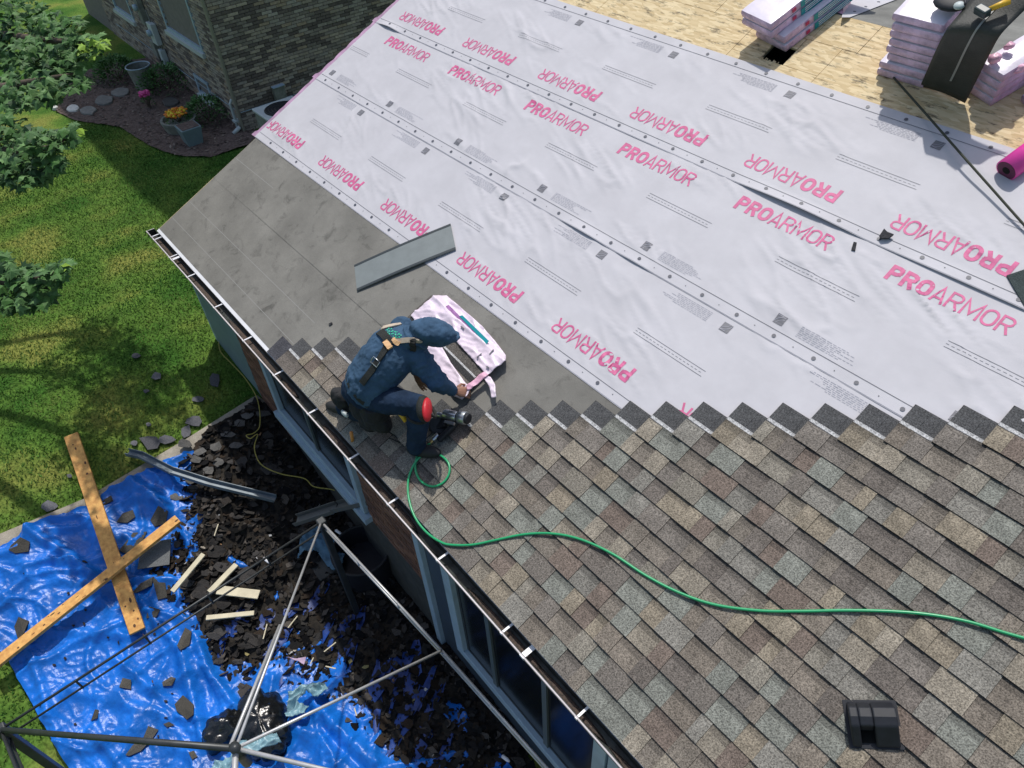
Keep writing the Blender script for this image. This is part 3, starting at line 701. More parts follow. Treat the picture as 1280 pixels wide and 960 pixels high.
def addbricks(front):
    L = nbricks(front); L.sort(key=lambda t: (t[0] ** 2 + (t[2] - NZ - 1.3) ** 2)); far = MB()
    for i, (a, c_, z, col) in enumerate(L):
        d = rnd.uniform(.004, .012)
        if front: lo, hi = (NX - c_, NY - d, z), (NX - a, NY + .03, z + .0505)
        else: lo, hi = (NX - .03, NY + a, z), (NX + d, NY + c_, z + .0505)
        if i < 145:
            key = (front, round(c_ - a, 2), rnd.randrange(6))
            if key not in cache:
                b = MB(); b.box((0, 0, 0), tuple(h - l for l, h in zip(lo, hi)), c=col); cache[key] = b.mesh('brick', M_greybrick)
            o = link('brick', cache[key], nb); o.location = lo
        else: far.box(lo, hi, c=col)
    kind(far.build('brick_courses', M_greybrick, nb), 'stuff')
addbricks(True); addbricks(False)
def nwin(x0, x1, z0, z1, ledge=True):
    b = MB(); fw = .07; y = NY + .01
    b.box((x0, y - .03, z0), (x1, y + .06, z0 + fw)); b.box((x0, y - .03, z1 - fw), (x1, y + .06, z1)); b.box((x0, y - .03, z0 + fw), (x0 + fw, y + .06, z1 - fw)); b.box((x1 - fw, y - .03, z0 + fw), (x1, y + .06, z1 - fw))
    o = b.build('window', M_trim, nb)
    b = MB(); b.box((x0 + fw, y + .012, z0 + fw), (x1 - fw, y + .02, z1 - fw)); b.build('pane', M_glass, o)
    if ledge:
        b = MB(); b.box((x0 - .05, NY - .07, z0 - .09), (x1 + .05, NY + .0, z0 - .003)); b.build('sill', M_acwhite, o)
for q in NWIN: nwin(*q)
b = MB(); b.box((NX - .09, NY - .055, NZ), (NX + .0, NY - .013, NZ + NH)); b.build('downspout', mat('taupe_metal', (.24, .225, .18), .6), nb)
b = MB(); b.tube([(NX - .05, NY - .08, NZ + .12), (NX - .05, NY - .25, NZ + .03)], .04, 8); b.build('downspout_elbow', M_acwhite, nb, True)
b = MB(); b.box((-14, NY - .018, NZ + .40), (NX - .1, NY - .0125, NZ + .415)); b.box((NX + .0125, NY, NZ + .40), (NX + .018, NY + 7, NZ + .415)); b.build('water_table', M_trim, nb)
b = MB(); b.hexa([(-17.5, NY - .5, NZ + NH), (NX + .35, NY - .5, NZ + NH), (NX + .35, 15.4, NZ + NH), (-17.5, 15.4, NZ + NH), (-17.5, NY + 5, NZ + NH + 1.5), (NX - 3.2, NY + 5, NZ + NH + 1.5), (NX - 3.2, 9.4, NZ + NH + 1.5), (-17.5, 9.4, NZ + NH + 1.5)]); b.build('roof', M_membrane, nb)
b = MB(); b.box((NX - .11, NY - .13, NZ + .18), (NX - .26, NY - .02, NZ + .22)); b.tube([(NX - .2, NY - .08, NZ + .02), (NX - .2, NY - .08, NZ + .55), (NX - .2, NY - .02, NZ + .62)], .03, 8); o = b.build('vent_pipe', M_acwhite, nb)
# utility meters on its wall
mt_ = root('utility_meters', 'cluster of grey utility meters and pipes on the brick wall between two windows', 'meter', None, (-10.6, NY - .1, NZ))
b = MB(); X0 = -10.9
for k, (dx, z0, z1, wd) in enumerate(((0, 1.15, 1.75, .22), (.35, .8, 1.25, .3), (.05, .45, .8, .26), (.5, .35, .7, .16))):
    bb = MB(); bb.box((X0 + dx, NY - .14, NZ + z0), (X0 + dx + wd, NY - .02, NZ + z1)); bev(bb.build('meter_box', M_acwhite if k % 2 else M_stone, mt_, M=inv(mt_)), .01)
bb = MB()
for dx, z1 in ((.1, 1.6), (.3, 1.2), (.45, 1.5), (.62, .9)): bb.tube([(X0 + dx, NY - .06, NZ + .02), (X0 + dx, NY - .06, NZ + z1)], .018, 6)
bb.build('conduit', M_stone, mt_, True, inv(mt_))
for dx, z in ((.1, 1.5), (.48, 1.05)): bb = MB(); bb.tube([(X0 + dx, NY - .14, NZ + z), (X0 + dx, NY - .22, NZ + z)], .07, 12); bb.build('meter_dial', M_trim, mt_, True, inv(mt_))
# outdoor air conditioner
ac = root('air_conditioner', 'pale grey outdoor air conditioner beside the brick wall at the end of the roof', 'air conditioner', None, (NX + .75, NY + 1.0, NZ))
a0 = GZ(317, 139, NZ + .8); ac.location = (a0.x, a0.y, gz(a0.x)); bx = .8
b = MB(); b.box((0, 0, .03), (bx, bx, .78)); bev(b.build('cabinet', M_stone, ac), .02)
b = MB(); b.box((-.02, -.02, .782), (bx + .02, bx + .02, .83)); bev(b.build('top_cover', M_acwhite, ac), .015)
b = MB()
for q in range(5): r_ = .07 + q * .06; b.tube([(bx / 2 + r_ * math.cos(t * math.pi / 10), bx / 2 + r_ * math.sin(t * math.pi / 10), .842) for t in range(21)], .007, 5)
b.build('fan_grille', M_pole, ac)
b = MB(); b.tube([(bx / 2, bx / 2, .832), (bx / 2, bx / 2, .838)], .33, 24); b.build('fan_opening', M_black, ac)
eb = root('electrical_box', 'small grey electrical disconnect box on the brick wall above the air conditioner', 'box', None, (NX + .02, NY + 1.0, NZ + .9))
p = ray(348, 116); k = (NX - CP.x) / p.x; q_ = CP + p * k; eb.location = q_
b = MB(); b.box((.0, -.12, -.15), (.11, .12, .15)); bev(b.build('case', M_stone, eb), .008); b = MB(); b.box((.0, -.13, .152), (.13, .13, .165)); b.build('rain_hood', M_trim, eb)
b = MB(); b.tube(smooth_path([(.05, 0, -.15), (.08, .0, -.4), (.3, -.1, -.6)]), .014, 6); b.build('conduit', M_black, eb, True)

# ------------------------------------------------------------------ garden bed
def shrub(px, py, rx, h, cols, n, name, label, cat, leafs=.07, group=None, flowers=None, fl=0):
    p = G(px, py); o = root(name, label, cat, group, p); b = MB(); f = MB()
    for i in range(n):
        a = rnd.uniform(0, 6.283); e_ = rnd.random() ** .5; rr = rx * rnd.uniform(.55, 1.0) * math.sqrt(max(0, 1 - (e_ * .95) ** 2)) + .02
        c_ = Vector((rr * math.cos(a), rr * math.sin(a), h * e_ * rnd.uniform(.75, 1))); s_ = leafs * rnd.uniform(.6, 1.2)
        d = Vector((math.cos(a) + rnd.uniform(-.5, .5), math.sin(a) + rnd.uniform(-.5, .5), rnd.uniform(-.1, .9))).normalized(); sd = d.cross(Vector((rnd.uniform(-1, 1), rnd.uniform(-1, 1), 1))).normalized()
        col = rnd.choice(cols); k = rnd.uniform(.7, 1.3); col = tuple(q * k for q in col)
        b.face([c_ - d * s_ * .5, c_ + sd * s_ * .28, c_ + d * s_ * .6, c_ - sd * s_ * .28], col)
    if flowers:
        for i in range(fl):
            a = rnd.uniform(0, 6.283); rr = rx * .8 * rnd.random() ** .5; c_ = Vector((rr * math.cos(a), rr * math.sin(a), h * rnd.uniform(.85, 1.08)))
            f.ell(c_, ((.035, 0, 0), (0, .035, 0), (0, 0, .02)), 6, 4, c=rnd.choice(flowers))
        f.build('flower', M_plant, o); o.children[0]['kind'] = 'stuff'
    st = MB()
    for i in range(6): a = i * 1.05; st.tube([(0, 0, -.02), (rx * .3 * math.cos(a), rx * .3 * math.sin(a), h * .4), (rx * .6 * math.cos(a), rx * .6 * math.sin(a), h * .8)], [.012, .008, .004], 5)
    st.build('stem', M_bark, o); kind(b.build('foliage', M_plant, o), 'stuff'); return o
gr1 = [(.06, .17, .04), (.09, .22, .06), (.14, .27, .08), (.04, .11, .03)]
shrub(150, 100, .6, .55, gr1, 1500, 'shrub', 'broad leafy green shrub left of the grey bin', 'shrub')
shrub(212, 112, .72, .55, [(.04, .12, .03), (.06, .16, .045), (.09, .2, .06)], 1300, 'shrub', 'largest dark green shrub against the brick wall', 'shrub')
shrub(262, 150, .55, .5, [(.05, .15, .04), (.08, .2, .05), (.18, .32, .12), (.04, .11, .03)], 1000, 'shrub', 'light tipped green shrub nearest the house corner', 'shrub')
shrub(188, 136, .13, .35, gr1, 120, 'flowering_plant', 'potted plant covered in pink flowers', 'plant', .05, None, [(.6, .06, .25), (.7, .12, .35)], 60)
fp = root('flower_tub', 'low round stone tub of orange and yellow flowers', 'planter', None, G(228, 162))
b = MB()
for i in range(18):
    a, c_ = i * math.pi / 9, (i + 1) * math.pi / 9
    for r0, r1, z0, z1 in ((.30, .36, 0, .22), (.36, .36, .22, .25), (.36, .31, .25, .25), (.31, .28, .25, .18), (.28, .0, .18, .18)):
        b.face([(r0 * math.cos(a), r0 * math.sin(a), z0), (r0 * math.cos(c_), r0 * math.sin(c_), z0), (r1 * math.cos(c_), r1 * math.sin(c_), z1), (r1 * math.cos(a), r1 * math.sin(a), z1)])
b.build('tub', M_stone, fp)
fl_ = shrub(228, 162, .28, .2, gr1, 300, 'flowers', 'orange and yellow flowers growing in the stone tub', 'flowers', .05, None, [(.75, .35, .02), (.8, .6, .04), (.7, .2, .03)], 90); fl_.location.z += .17
pl = root('planter_block', 'blue grey square planter pot beside the flower tub', 'planter', None, G(243, 180))
b = MB(); b.hexa([(-.14, -.14, 0), (.14, -.14, 0), (.14, .14, 0), (-.14, .14, 0), (-.2, -.2, .38), (.2, -.2, .38), (.2, .2, .38), (-.2, .2, .38)]); bev(b.build('pot', M_side, pl), .01)
b = MB(); b.box((-.17, -.17, .3805), (.17, .17, .39)); b.build('soil', M_mulch, pl)
bn = root('bin', 'round grey bin with pale rim by the brick wall', 'bin', None, G(183, 110))
b = MB(); b.tube([(0, 0, 0), (0, 0, .5)], [.2, .26], 20, cap=False); b.face([(.19 * math.cos(i * .314), .19 * math.sin(i * .314), .03) for i in range(20)]); b.build('body', M_stone, bn, True)
b = MB(); b.tube([(.26 * math.cos(i * math.pi / 12), .26 * math.sin(i * math.pi / 12), .5) for i in range(25)], .014, 6, cap=False); b.build('rim', M_trim, bn, True)
b = MB(); b.tube([(0, 0, .04), (0, 0, .3)], [.18, .21], 14); b.build('liner', M_black, bn, True)
sp = [(93, 138, .2, .7, 'rounded white stone at the edge of the mulch'), (70, 137, .1, .6, 'smallest white stone beside a tree branch'), (112, 141, .26, .22, 'flat tan stepping stone left of the bed'), (132, 128, .3, .18, 'grey green stepping stone in the middle of the bed'), (152, 118, .3, .2, 'grey stepping stone below the grey bin'), (214, 130, .26, .08, 'dark flat stone between two shrubs')]
for i, (px, py, r_, al, lb) in enumerate(sp):
    b = MB(); n = 11; rr = random.Random(i); P = [((r_ * rr.uniform(.8, 1.1)) * math.cos(k * 6.283 / n), (r_ * .65 * rr.uniform(.8, 1.1)) * math.sin(k * 6.283 / n)) for k in range(n)]
    p = G(px, py); b.prism(P, .07, (0, 0, 0), (1, 0, 0), (0, 1, 0), (0, 0, 1)); o = b.build('garden_stone', mat('stone_%d' % i, (al, al, al * .93), .9, noise_amt=.15, nscale=12), None); o.location = p; bev(o, .02, 3); tag(o, lb, 'stone', 'stones in the garden bed')
kind_m = MB()
for i in range(1800):
    q = (rnd.uniform(min(xs_), max(xs_)), rnd.uniform(min(ys_), max(ys_)))
    if inpoly(*q, MULCH):
        z = gz(q[0]) + .045; a = rnd.uniform(0, 6.28); l = rnd.uniform(.02, .06); d = Vector((math.cos(a), math.sin(a), rnd.uniform(-.3, .4))) * l; s2 = Vector((-math.sin(a), math.cos(a), rnd.uniform(-.4, .4))) * l * .4; c0 = Vector((*q, z))
        k = rnd.uniform(.4, 1.3); kind_m.face([c0 - d, c0 - s2, c0 + d, c0 + s2], rnd.choice([(.13 * k, .09 * k, .075 * k), (.08 * k, .055 * k, .05 * k), (.2 * k, .16 * k, .13 * k)]))
tag(kind(kind_m.build('bark_chips', M_plant), 'stuff'), 'brown bark chips scattered over the garden bed', 'mulch')

# ------------------------------------------------------------------ maple tree reaching in from the left
tree = root('maple_tree', 'maple tree with broad green leaves reaching in at the left edge', 'tree', None, (-5.2, -5.2, gz(-5)))
tl = Vector(tree.location)
LF = [(0, 0), (.16, .06), (.42, -.02), (.30, .16), (.52, .34), (.26, .34), (.20, .46), (.0, .80), (-.20, .46), (-.26, .34), (-.52, .34), (-.30, .16), (-.42, -.02), (-.16, .06)]
def leafmesh(col, bend):
    b = MB(); v = [(x, y, -bend * (abs(x) * 1.2 + y * y * .8)) for x, y in LF]; ctr = (0, .28, .03)
    for i in range(len(v)): b.face([ctr, v[i], v[(i + 1) % len(v)]], col)
    return b.mesh('leaf', M_leaf)
LC = [(.05, .125, .025), (.07, .165, .04), (.03, .085, .018), (.12, .23, .075), (.02, .06, .018), (.07, .15, .048), (.20, .33, .035)]
LM = [leafmesh(c_, bd) for c_ in LC for bd in (.15, .4)]
LM_v = [[(x, y, -bd * (abs(x) * 1.2 + y * y * .8)) for x, y in LF] for bd in (.15, .4)]
brs = []   # branch end clusters: px, py, depth, radius px, leaves
CL = [(18, 20, 8.0, 34, 70), (60, 45, 7.6, 34, 80), (88, 36, 7.4, 20, 36), (35, 75, 7.4, 34, 80), (80, 75, 7.2, 26, 60), (112, 58, 7.1, 15, 30), (120, 50, 7.0, 8, 12), (20, 115, 7.1, 26, 54), (58, 108, 7.0, 26, 56), (10, 160, 6.9, 22, 44), (95, 97, 7.0, 14, 20), (40, 30, 7.9, 40, 60), (2, 60, 8, 30, 50), (-20, 100, 7.6, 40, 50),
      (20, 185, 6.6, 22, 46), (48, 178, 6.5, 22, 52), (78, 172, 6.4, 14, 26), (90, 162, 6.4, 9, 12), (62, 200, 6.5, 17, 34), (28, 215, 6.5, 20, 40), (50, 222, 6.6, 10, 14), (2, 208, 6.6, 20, 34), (-25, 180, 6.8, 30, 30),
      (14, 345, 6.2, 17, 40), (42, 345, 6.1, 18, 44), (68, 340, 6.0, 14, 24), (78, 332, 6.0, 8, 10), (30, 372, 6.2, 16, 30), (55, 368, 6.1, 13, 18), (6, 378, 6.2, 14, 18), (0, 325, 6.3, 14, 14), (-25, 350, 6.3, 22, 20)]
leaves = []
for px, py, dp, rr, n in CL:
    c0 = PD(px, py, dp)
    for i in range(int(n * 1.6)):
        a = rnd.uniform(0, 6.283); q = rr * math.sqrt(rnd.random()); p = PD(px + q * math.cos(a), py + q * math.sin(a) * .9, dp + rnd.uniform(-.28, .28))
        nrm = Vector((rnd.gauss(0, .42) + .12, rnd.gauss(0, .42) - .12, 1)).normalized(); hd = rnd.uniform(-1.6, 1.2); fw = Vector((math.cos(hd), math.sin(hd), -.25)); fw = (fw - nrm * fw.dot(nrm)).normalized(); sd = fw.cross(nrm).normalized()
        s_ = rnd.uniform(.085, .15); young = (px, py) in ((120, 50), (90, 162), (78, 332), (112, 58)) 
        M = Matrix((sd * s_, fw * s_, nrm * s_)).transposed().to_4x4(); M.translation = p
        ci = 6 if (young and rnd.random() < .5) else rnd.choice((0, 0, 1, 1, 2, 3, 4, 5, 5))
        leaves.append(((p - CP).length * (0 if 0 < px < 130 else 1) + rnd.random() * 3, M, ci))
leaves.sort(key=lambda t: t[0])
far = MB(); Ti = Matrix.Translation(-tl)
for i, (d, M, ci) in enumerate(leaves):
    bi = rnd.randrange(2)
    if i < 290: link('leaf', LM[ci * 2 + bi], tree, Ti @ M)
    else:
        v = [Ti @ M @ Vector(q) for q in LM_v[bi]]; ctr = Ti @ M @ Vector((0, .28, .03))
        for k in range(len(v)): far.face([ctr, v[k], v[(k + 1) % len(v)]], LC[ci])
kind(far.build('foliage', M_leaf, tree), 'stuff')
tb = MB(); tr = [Vector(tree.location) + Vector(q) for q in ((0, 0, -.1), (.05, .1, 1.2), (-.1, .3, 2.6), (.1, .5, 4.2))]; tb.tube(smooth_path(tr, 4), [.22 - .008 * i for i in range(13)], 12)
tb.build('trunk', M_bark, tree, True, Ti)
for cl, fr in (([(-60, 60, 8.2), (0, 45, 7.9), (50, 50, 7.6), (95, 52, 7.3), (118, 52, 7.05)], 3), ([(-60, 120, 7.7), (0, 110, 7.3), (50, 100, 7.05), (92, 92, 7.0)], 2), ([(-60, 190, 7.1), (-10, 190, 6.8), (30, 190, 6.6), (65, 183, 6.5), (88, 168, 6.4)], 1), ([(-60, 360, 6.7), (-10, 352, 6.3), (25, 350, 6.15), (60, 345, 6.05), (78, 335, 6.0)], 1)):
    b = MB(); pts = [tr[fr]] + [PD(*q) for q in cl]; P = smooth_path(pts, 5); b.tube(P, [.07 * (1 - i / len(P)) + .006 for i in range(len(P))], 7); b.build('branch', M_bark, tree, True, Ti)

# ------------------------------------------------------------------ blue tarp and debris
TP = gpoly([(-60, 720), (0, 682), (52, 652), (110, 630), (150, 602), (180, 590), (212, 572), (242, 562), (235, 600), (300, 700), (420, 800), (560, 860), (680, 1010), (400, 1060), (110, 1000), (85, 960), (60, 915), (45, 890), (22, 850), (8, 820), (-20, 800)], .11)
tp = [(p.x, p.y) for p in TP]
folds = [([(30, 660), (45, 672), (75, 690), (110, 715), (125, 725)], .07, .05), ([(105, 640), (90, 640), (60, 655), (30, 662)], .05, .06), ([(150, 830), (190, 860), (225, 895), (255, 925)], .05, .05), ([(232, 818), (240, 850), (250, 890), (262, 935)], .10, .06), ([(48, 790), (80, 795), (120, 798), (175, 803)], .035, .04), ([(40, 800), (55, 850), (70, 900), (90, 950)], .05, .05), ([(170, 610), (200, 630), (215, 650)], .08, .06),
         ([(250, 800), (270, 850), (300, 890)], .06, .04), ([(95, 870), (140, 880), (180, 893), (240, 900)], .03, .05), ([(120, 920), (140, 940), (165, 970)], .05, .05), ([(0, 745), (25, 760), (50, 800)], .04, .05), ([(175, 745), (205, 790), (230, 815)], .05, .04), ([(130, 660), (150, 700), (160, 750)], .04, .05), ([(60, 720), (100, 735), (150, 740)], .03, .04), ([(400, 890), (430, 920), (470, 960)], .10, .07), ([(340, 900), (400, 930), (440, 970)], .06, .08)]
FS = []
for pl_, h, wd in folds:
    P = [(g.x, g.y) for g in gpoly(pl_)]
    for a, c_ in zip(P, P[1:]): FS.append((a, c_, h, wd))
def tarpz(x, y):
    h = .075 + .02 * noise.noise(Vector((x * 1.5, y * 1.5, 1)))
    n1 = 1 - abs(noise.noise(Vector((x * 2.6 + .8 * noise.noise(Vector((x * 2, y * 2, 4))), y * 2.2, 2)) ) * 2); n1b = 1 - abs(noise.noise(Vector((x * 1.7 + y * .8, y * 1.9 - x, 12)))) * 7; h += .040 * max(n1, 0) ** 4 + .035 * max(n1b, 0)
    n2 = 1 - abs(noise.noise(Vector((x * 8 + 2 * n1, y * 5.2, 7))) * 4.2); h += .015 * max(n2, 0) ** 1.5
    n3 = 1 - abs(noise.noise(Vector((x * 17 + y * 9, y * 21 - x * 6, 8))) * 4); h += .0065 * max(n3, 0) ** 1.4; n4 = noise.noise(Vector((x * 38, y * 41, 2))); h += .0022 * abs(n4)
    e_ = 0
    for (a, c_, hh, wd) in FS:
        dx, dy = c_[0] - a[0], c_[1] - a[1]; t = max(0, min(1, ((x - a[0]) * dx + (y - a[1]) * dy) / (dx * dx + dy * dy + 1e-9))); d2 = (x - a[0] - dx * t) ** 2 + (y - a[1] - dy * t) ** 2
        if d2 < (wd * 3) ** 2: e_ = max(e_, hh * math.exp(-d2 / (wd * wd)))
    return gz(x) + h + e_
tx = [p[0] for p in tp]; ty = [p[1] for p in tp]
def tarpkeep(x, y):
    j = 0 * noise.noise(Vector((x * 5, y * 5, 0))); return inpoly(x + j, y + j, tp)
ST = .0145; nx_ = int((max(tx) - min(tx)) / ST); ny_ = int((max(ty) - min(ty)) / ST)
tarp = grid_mesh('tarp', min(tx), max(tx), min(ty), max(ty), nx_, ny_, tarpz, M_tarp, keep=tarpkeep, snap=tp)
tag(tarp, 'crumpled bright blue tarp spread over the patio and lawn edge', 'tarp')
HP = [(228, 585), (262, 545), (322, 505), (352, 520), (400, 590), (440, 640), (500, 660), (545, 760), (610, 860), (690, 1000), (560, 1000), (470, 955), (425, 900), (385, 870), (300, 862), (262, 850), (240, 800), (215, 760), (190, 725), (215, 680), (222, 640)]
HPg = [(p.x, p.y) for p in gpoly(HP)]
hx = [p[0] for p in HPg]; hy = [p[1] for p in HPg]
CUT = gpoly([(290, 880), (340, 850), (480, 870), (560, 980), (300, 980)])
def heapz(x, y):
    d = min(math.hypot(x - a[0] - (c_[0] - a[0]) * t, y - a[1] - (c_[1] - a[1]) * t) for a, c_ in zip(HPg, HPg[1:] + HPg[:1]) for t in (0, .25, .5, .75))
    t = min(1, d / .5); return gz(x) + .06 + t * (.10 + .07 * noise.noise(Vector((x * 2.4, y * 2.4, 3))) + .04 * noise.noise(Vector((x * 7, y * 7, 6)))) + .02 * noise.noise(Vector((x * 16, y * 16, 6)))
CW = [(.016, .016, .016), (.024, .022, .021), (.034, .032, .030), (.012, .012, .013), (.07, .062, .055), (.034, .026, .02)]
hs_ = grid_mesh('rubble_bed', min(hx), max(hx), min(hy), max(hy), 150, 90, heapz, M_dirt, keep=lambda x, y: inpoly(x + .05 * noise.noise(Vector((x * 6, y * 6, 1))), y + .05 * noise.noise(Vector((x * 6, y * 6, 8))), HPg))
tag(kind(hs_, 'stuff'), 'dark bed of torn roofing rubble in the shade of the house', 'rubble')
from mathutils.kdtree import KDTree
def chip(b, c0, s_, col, flat=.35, th=.004, n=None, rr=rnd):
    n = n or rr.choice((4, 5, 5, 6)); a0 = rr.uniform(0, 6.28); nrm = Vector((rr.gauss(0, flat), rr.gauss(0, flat), 1)).normalized(); X = nrm.cross(Vector((math.cos(a0), math.sin(a0), .1))).normalized(); Y = nrm.cross(X)
    asp = rr.uniform(.45, 1); P = [(s_ * rr.uniform(.65, 1.1) * math.cos(k * 6.283 / n + rr.uniform(-.25, .25)), s_ * asp * rr.uniform(.65, 1.1) * math.sin(k * 6.283 / n)) for k in range(n)]
    b.prism(P, th, c0, X, Y, nrm, col)
b = MB(); bl = MB(); n = 0
while n < 5200:
    x, y = rnd.uniform(min(hx), max(hx)), rnd.uniform(min(hy), max(hy))
    if not inpoly(x, y, HPg): continue
    n += 1; s_ = rnd.choice((.012, .02, .02, .03, .035, .05, .07)) * rnd.uniform(.7, 1.3); k = rnd.uniform(.6, 1.5)
    if rnd.random() < .012: chip(b, Vector((x, y, heapz(x, y) + .02)), s_ * .5, rnd.choice([(.4, .36, .3), (.45, .45, .45), (.3, .26, .12), (.3, .18, .1)]), .5)
    else: chip(b, Vector((x, y, heapz(x, y) + rnd.uniform(-.005, .03))), s_, tuple(q * k for q in rnd.choice(CW)), .4)
tag(kind(b.build('shingle_rubble', M_scrap), 'stuff'), 'heap of small torn shingle bits and splinters on the shaded patio', 'rubble')
used_l = set()
MARK = [('tarp edge', 225, 700), ('bent gutter piece', 262, 600), ('pale offcuts', 290, 745), ('concrete edge', 290, 545), ('black garbage bag', 320, 880), ('yellow cord', 320, 570), ('end of the long board', 232, 650), ('canopy rafter', 340, 800), ('folded grey shingle', 200, 700)]
SZ = ['small', 'broad', 'narrow', 'ragged', 'pointed', 'square', 'curled', 'thin']
def pos_label(base, px, py, i):
    M = sorted(MARK, key=lambda q: math.hypot(q[1] - px, q[2] - py))[:2]
    q = M[0]; dx, dy = px - q[1], py - q[2]; side_ = ('right of' if dx > 0 else 'left of') if abs(dx) > abs(dy) else ('below' if dy > 0 else 'above')
    for k in range(24):
        if k == 8: q, M = M[1], M[::-1]
        l = '%s %s %s %s, toward %s' % (SZ[(i + k) % 8], base, side_, q[0], M[1][0])
        if l not in used_l: break
    used_l.add(l); return l
def kcol(c_, a, b_): k = rnd.uniform(a, b_); return tuple(q * k for q in c_)
# strips of blue sheet surfacing through the rubble
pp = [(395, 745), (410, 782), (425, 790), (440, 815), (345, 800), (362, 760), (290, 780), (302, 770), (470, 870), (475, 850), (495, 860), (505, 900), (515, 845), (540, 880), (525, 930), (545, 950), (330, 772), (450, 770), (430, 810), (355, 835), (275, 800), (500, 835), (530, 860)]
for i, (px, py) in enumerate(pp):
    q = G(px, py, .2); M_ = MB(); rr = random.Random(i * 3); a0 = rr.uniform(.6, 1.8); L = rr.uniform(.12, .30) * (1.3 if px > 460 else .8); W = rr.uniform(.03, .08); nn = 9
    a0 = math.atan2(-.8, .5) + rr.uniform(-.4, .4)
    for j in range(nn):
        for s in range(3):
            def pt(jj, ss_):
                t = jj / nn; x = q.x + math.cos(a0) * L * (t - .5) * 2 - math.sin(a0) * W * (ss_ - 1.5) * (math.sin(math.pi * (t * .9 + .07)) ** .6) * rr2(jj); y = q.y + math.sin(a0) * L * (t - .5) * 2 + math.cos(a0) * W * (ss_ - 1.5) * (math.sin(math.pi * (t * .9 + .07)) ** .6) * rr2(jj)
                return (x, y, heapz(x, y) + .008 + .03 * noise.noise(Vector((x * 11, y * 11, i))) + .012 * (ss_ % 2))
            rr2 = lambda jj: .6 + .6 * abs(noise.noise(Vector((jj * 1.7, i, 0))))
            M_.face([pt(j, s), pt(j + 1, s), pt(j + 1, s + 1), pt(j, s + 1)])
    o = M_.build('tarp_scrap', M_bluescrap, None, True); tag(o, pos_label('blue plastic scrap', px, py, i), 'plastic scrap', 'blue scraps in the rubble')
# ---- individually placed torn shingle pieces
def scrap(poly_px, label, lift=.03, col=(.10, .10, .105), th=.006, zf=None, nm='shingle_scrap', grp='torn shingle pieces on lawn and tarp'):
    pts = []
    for a, c_ in poly_px:
        p = G(a, c_, lift); pts.append(Vector((p.x, p.y, p.z)))
    if zf:
        for p in pts: p.z = zf(p.x, p.y) + .012
    c0 = sum(pts, Vector()) / len(pts); b = MB(); n = len(pts); lo = [p - c0 for p in pts]; hi = [p + Vector((0, 0, th)) for p in lo]
    ctr = Vector((0, 0, th + .006)); b.v = [tuple(p) for p in lo + hi] + [tuple(ctr)]
    b.f.append(tuple(reversed(range(n)))); b.c.append(col); b.mi.append(0)
    for i in range(n):
        j = (i + 1) % n; b.f.append((i, j, n + j, n + i)); b.f.append((n + i, n + j, 2 * n)); b.c += [tuple(q * .5 for q in col), col]; b.mi += [0, 0]
    o = b.build(nm, M_scrap); o.location = c0; tag(o, label, 'shingle scrap' if nm == 'shingle_scrap' else nm.replace('_', ' '), grp); return o
def blob(cx, cy, rx, ry, n=7, seed=0):
    r_ = random.Random(seed); return [(cx + rx * r_.uniform(.6, 1.15) * math.cos(6.283 * k / n), cy + ry * r_.uniform(.6, 1.15) * math.sin(6.283 * k / n)) for k in range(n)]
gy = (.13, .13, .14)
for i, (cx, cy, rx, ry, lb) in enumerate([(170, 445, 6, 4, 'small grey shingle chip on the dry lawn patch, farthest from the house'), (196, 470, 8, 6, 'grey shingle chip on the lawn below the dry patch'), (183, 489, 4, 3, 'tiny pale chip on the lawn'), (268, 476, 9, 11, 'large grey shingle piece lying in the house shadow on the lawn'), (249, 499, 9, 5, 'flat shingle piece in shadow near the patio corner'),
        (188, 552, 14, 10, 'largest grey shingle piece on the grass above the patio edge'), (208, 550, 12, 6, 'overlapping shingle piece at the patio edge'), (232, 540, 9, 10, 'upright looking shingle chunk at the patio edge'), (244, 527, 12, 8, 'dark shingle piece in the shade above the patio edge'), (168, 554, 5, 4, 'small chip left of the largest grass piece'), (62, 633, 12, 7, 'faded shingle piece on the grass left of the lumber'), (87, 595, 4, 3, 'tiny chip on the grass by the lumber'), (186, 531, 4, 3, 'small dark chip in the grass above the patio')]):
    scrap(blob(cx, cy, rx, ry, 7, i), lb, .03, kcol(gy, .75, 1.2))
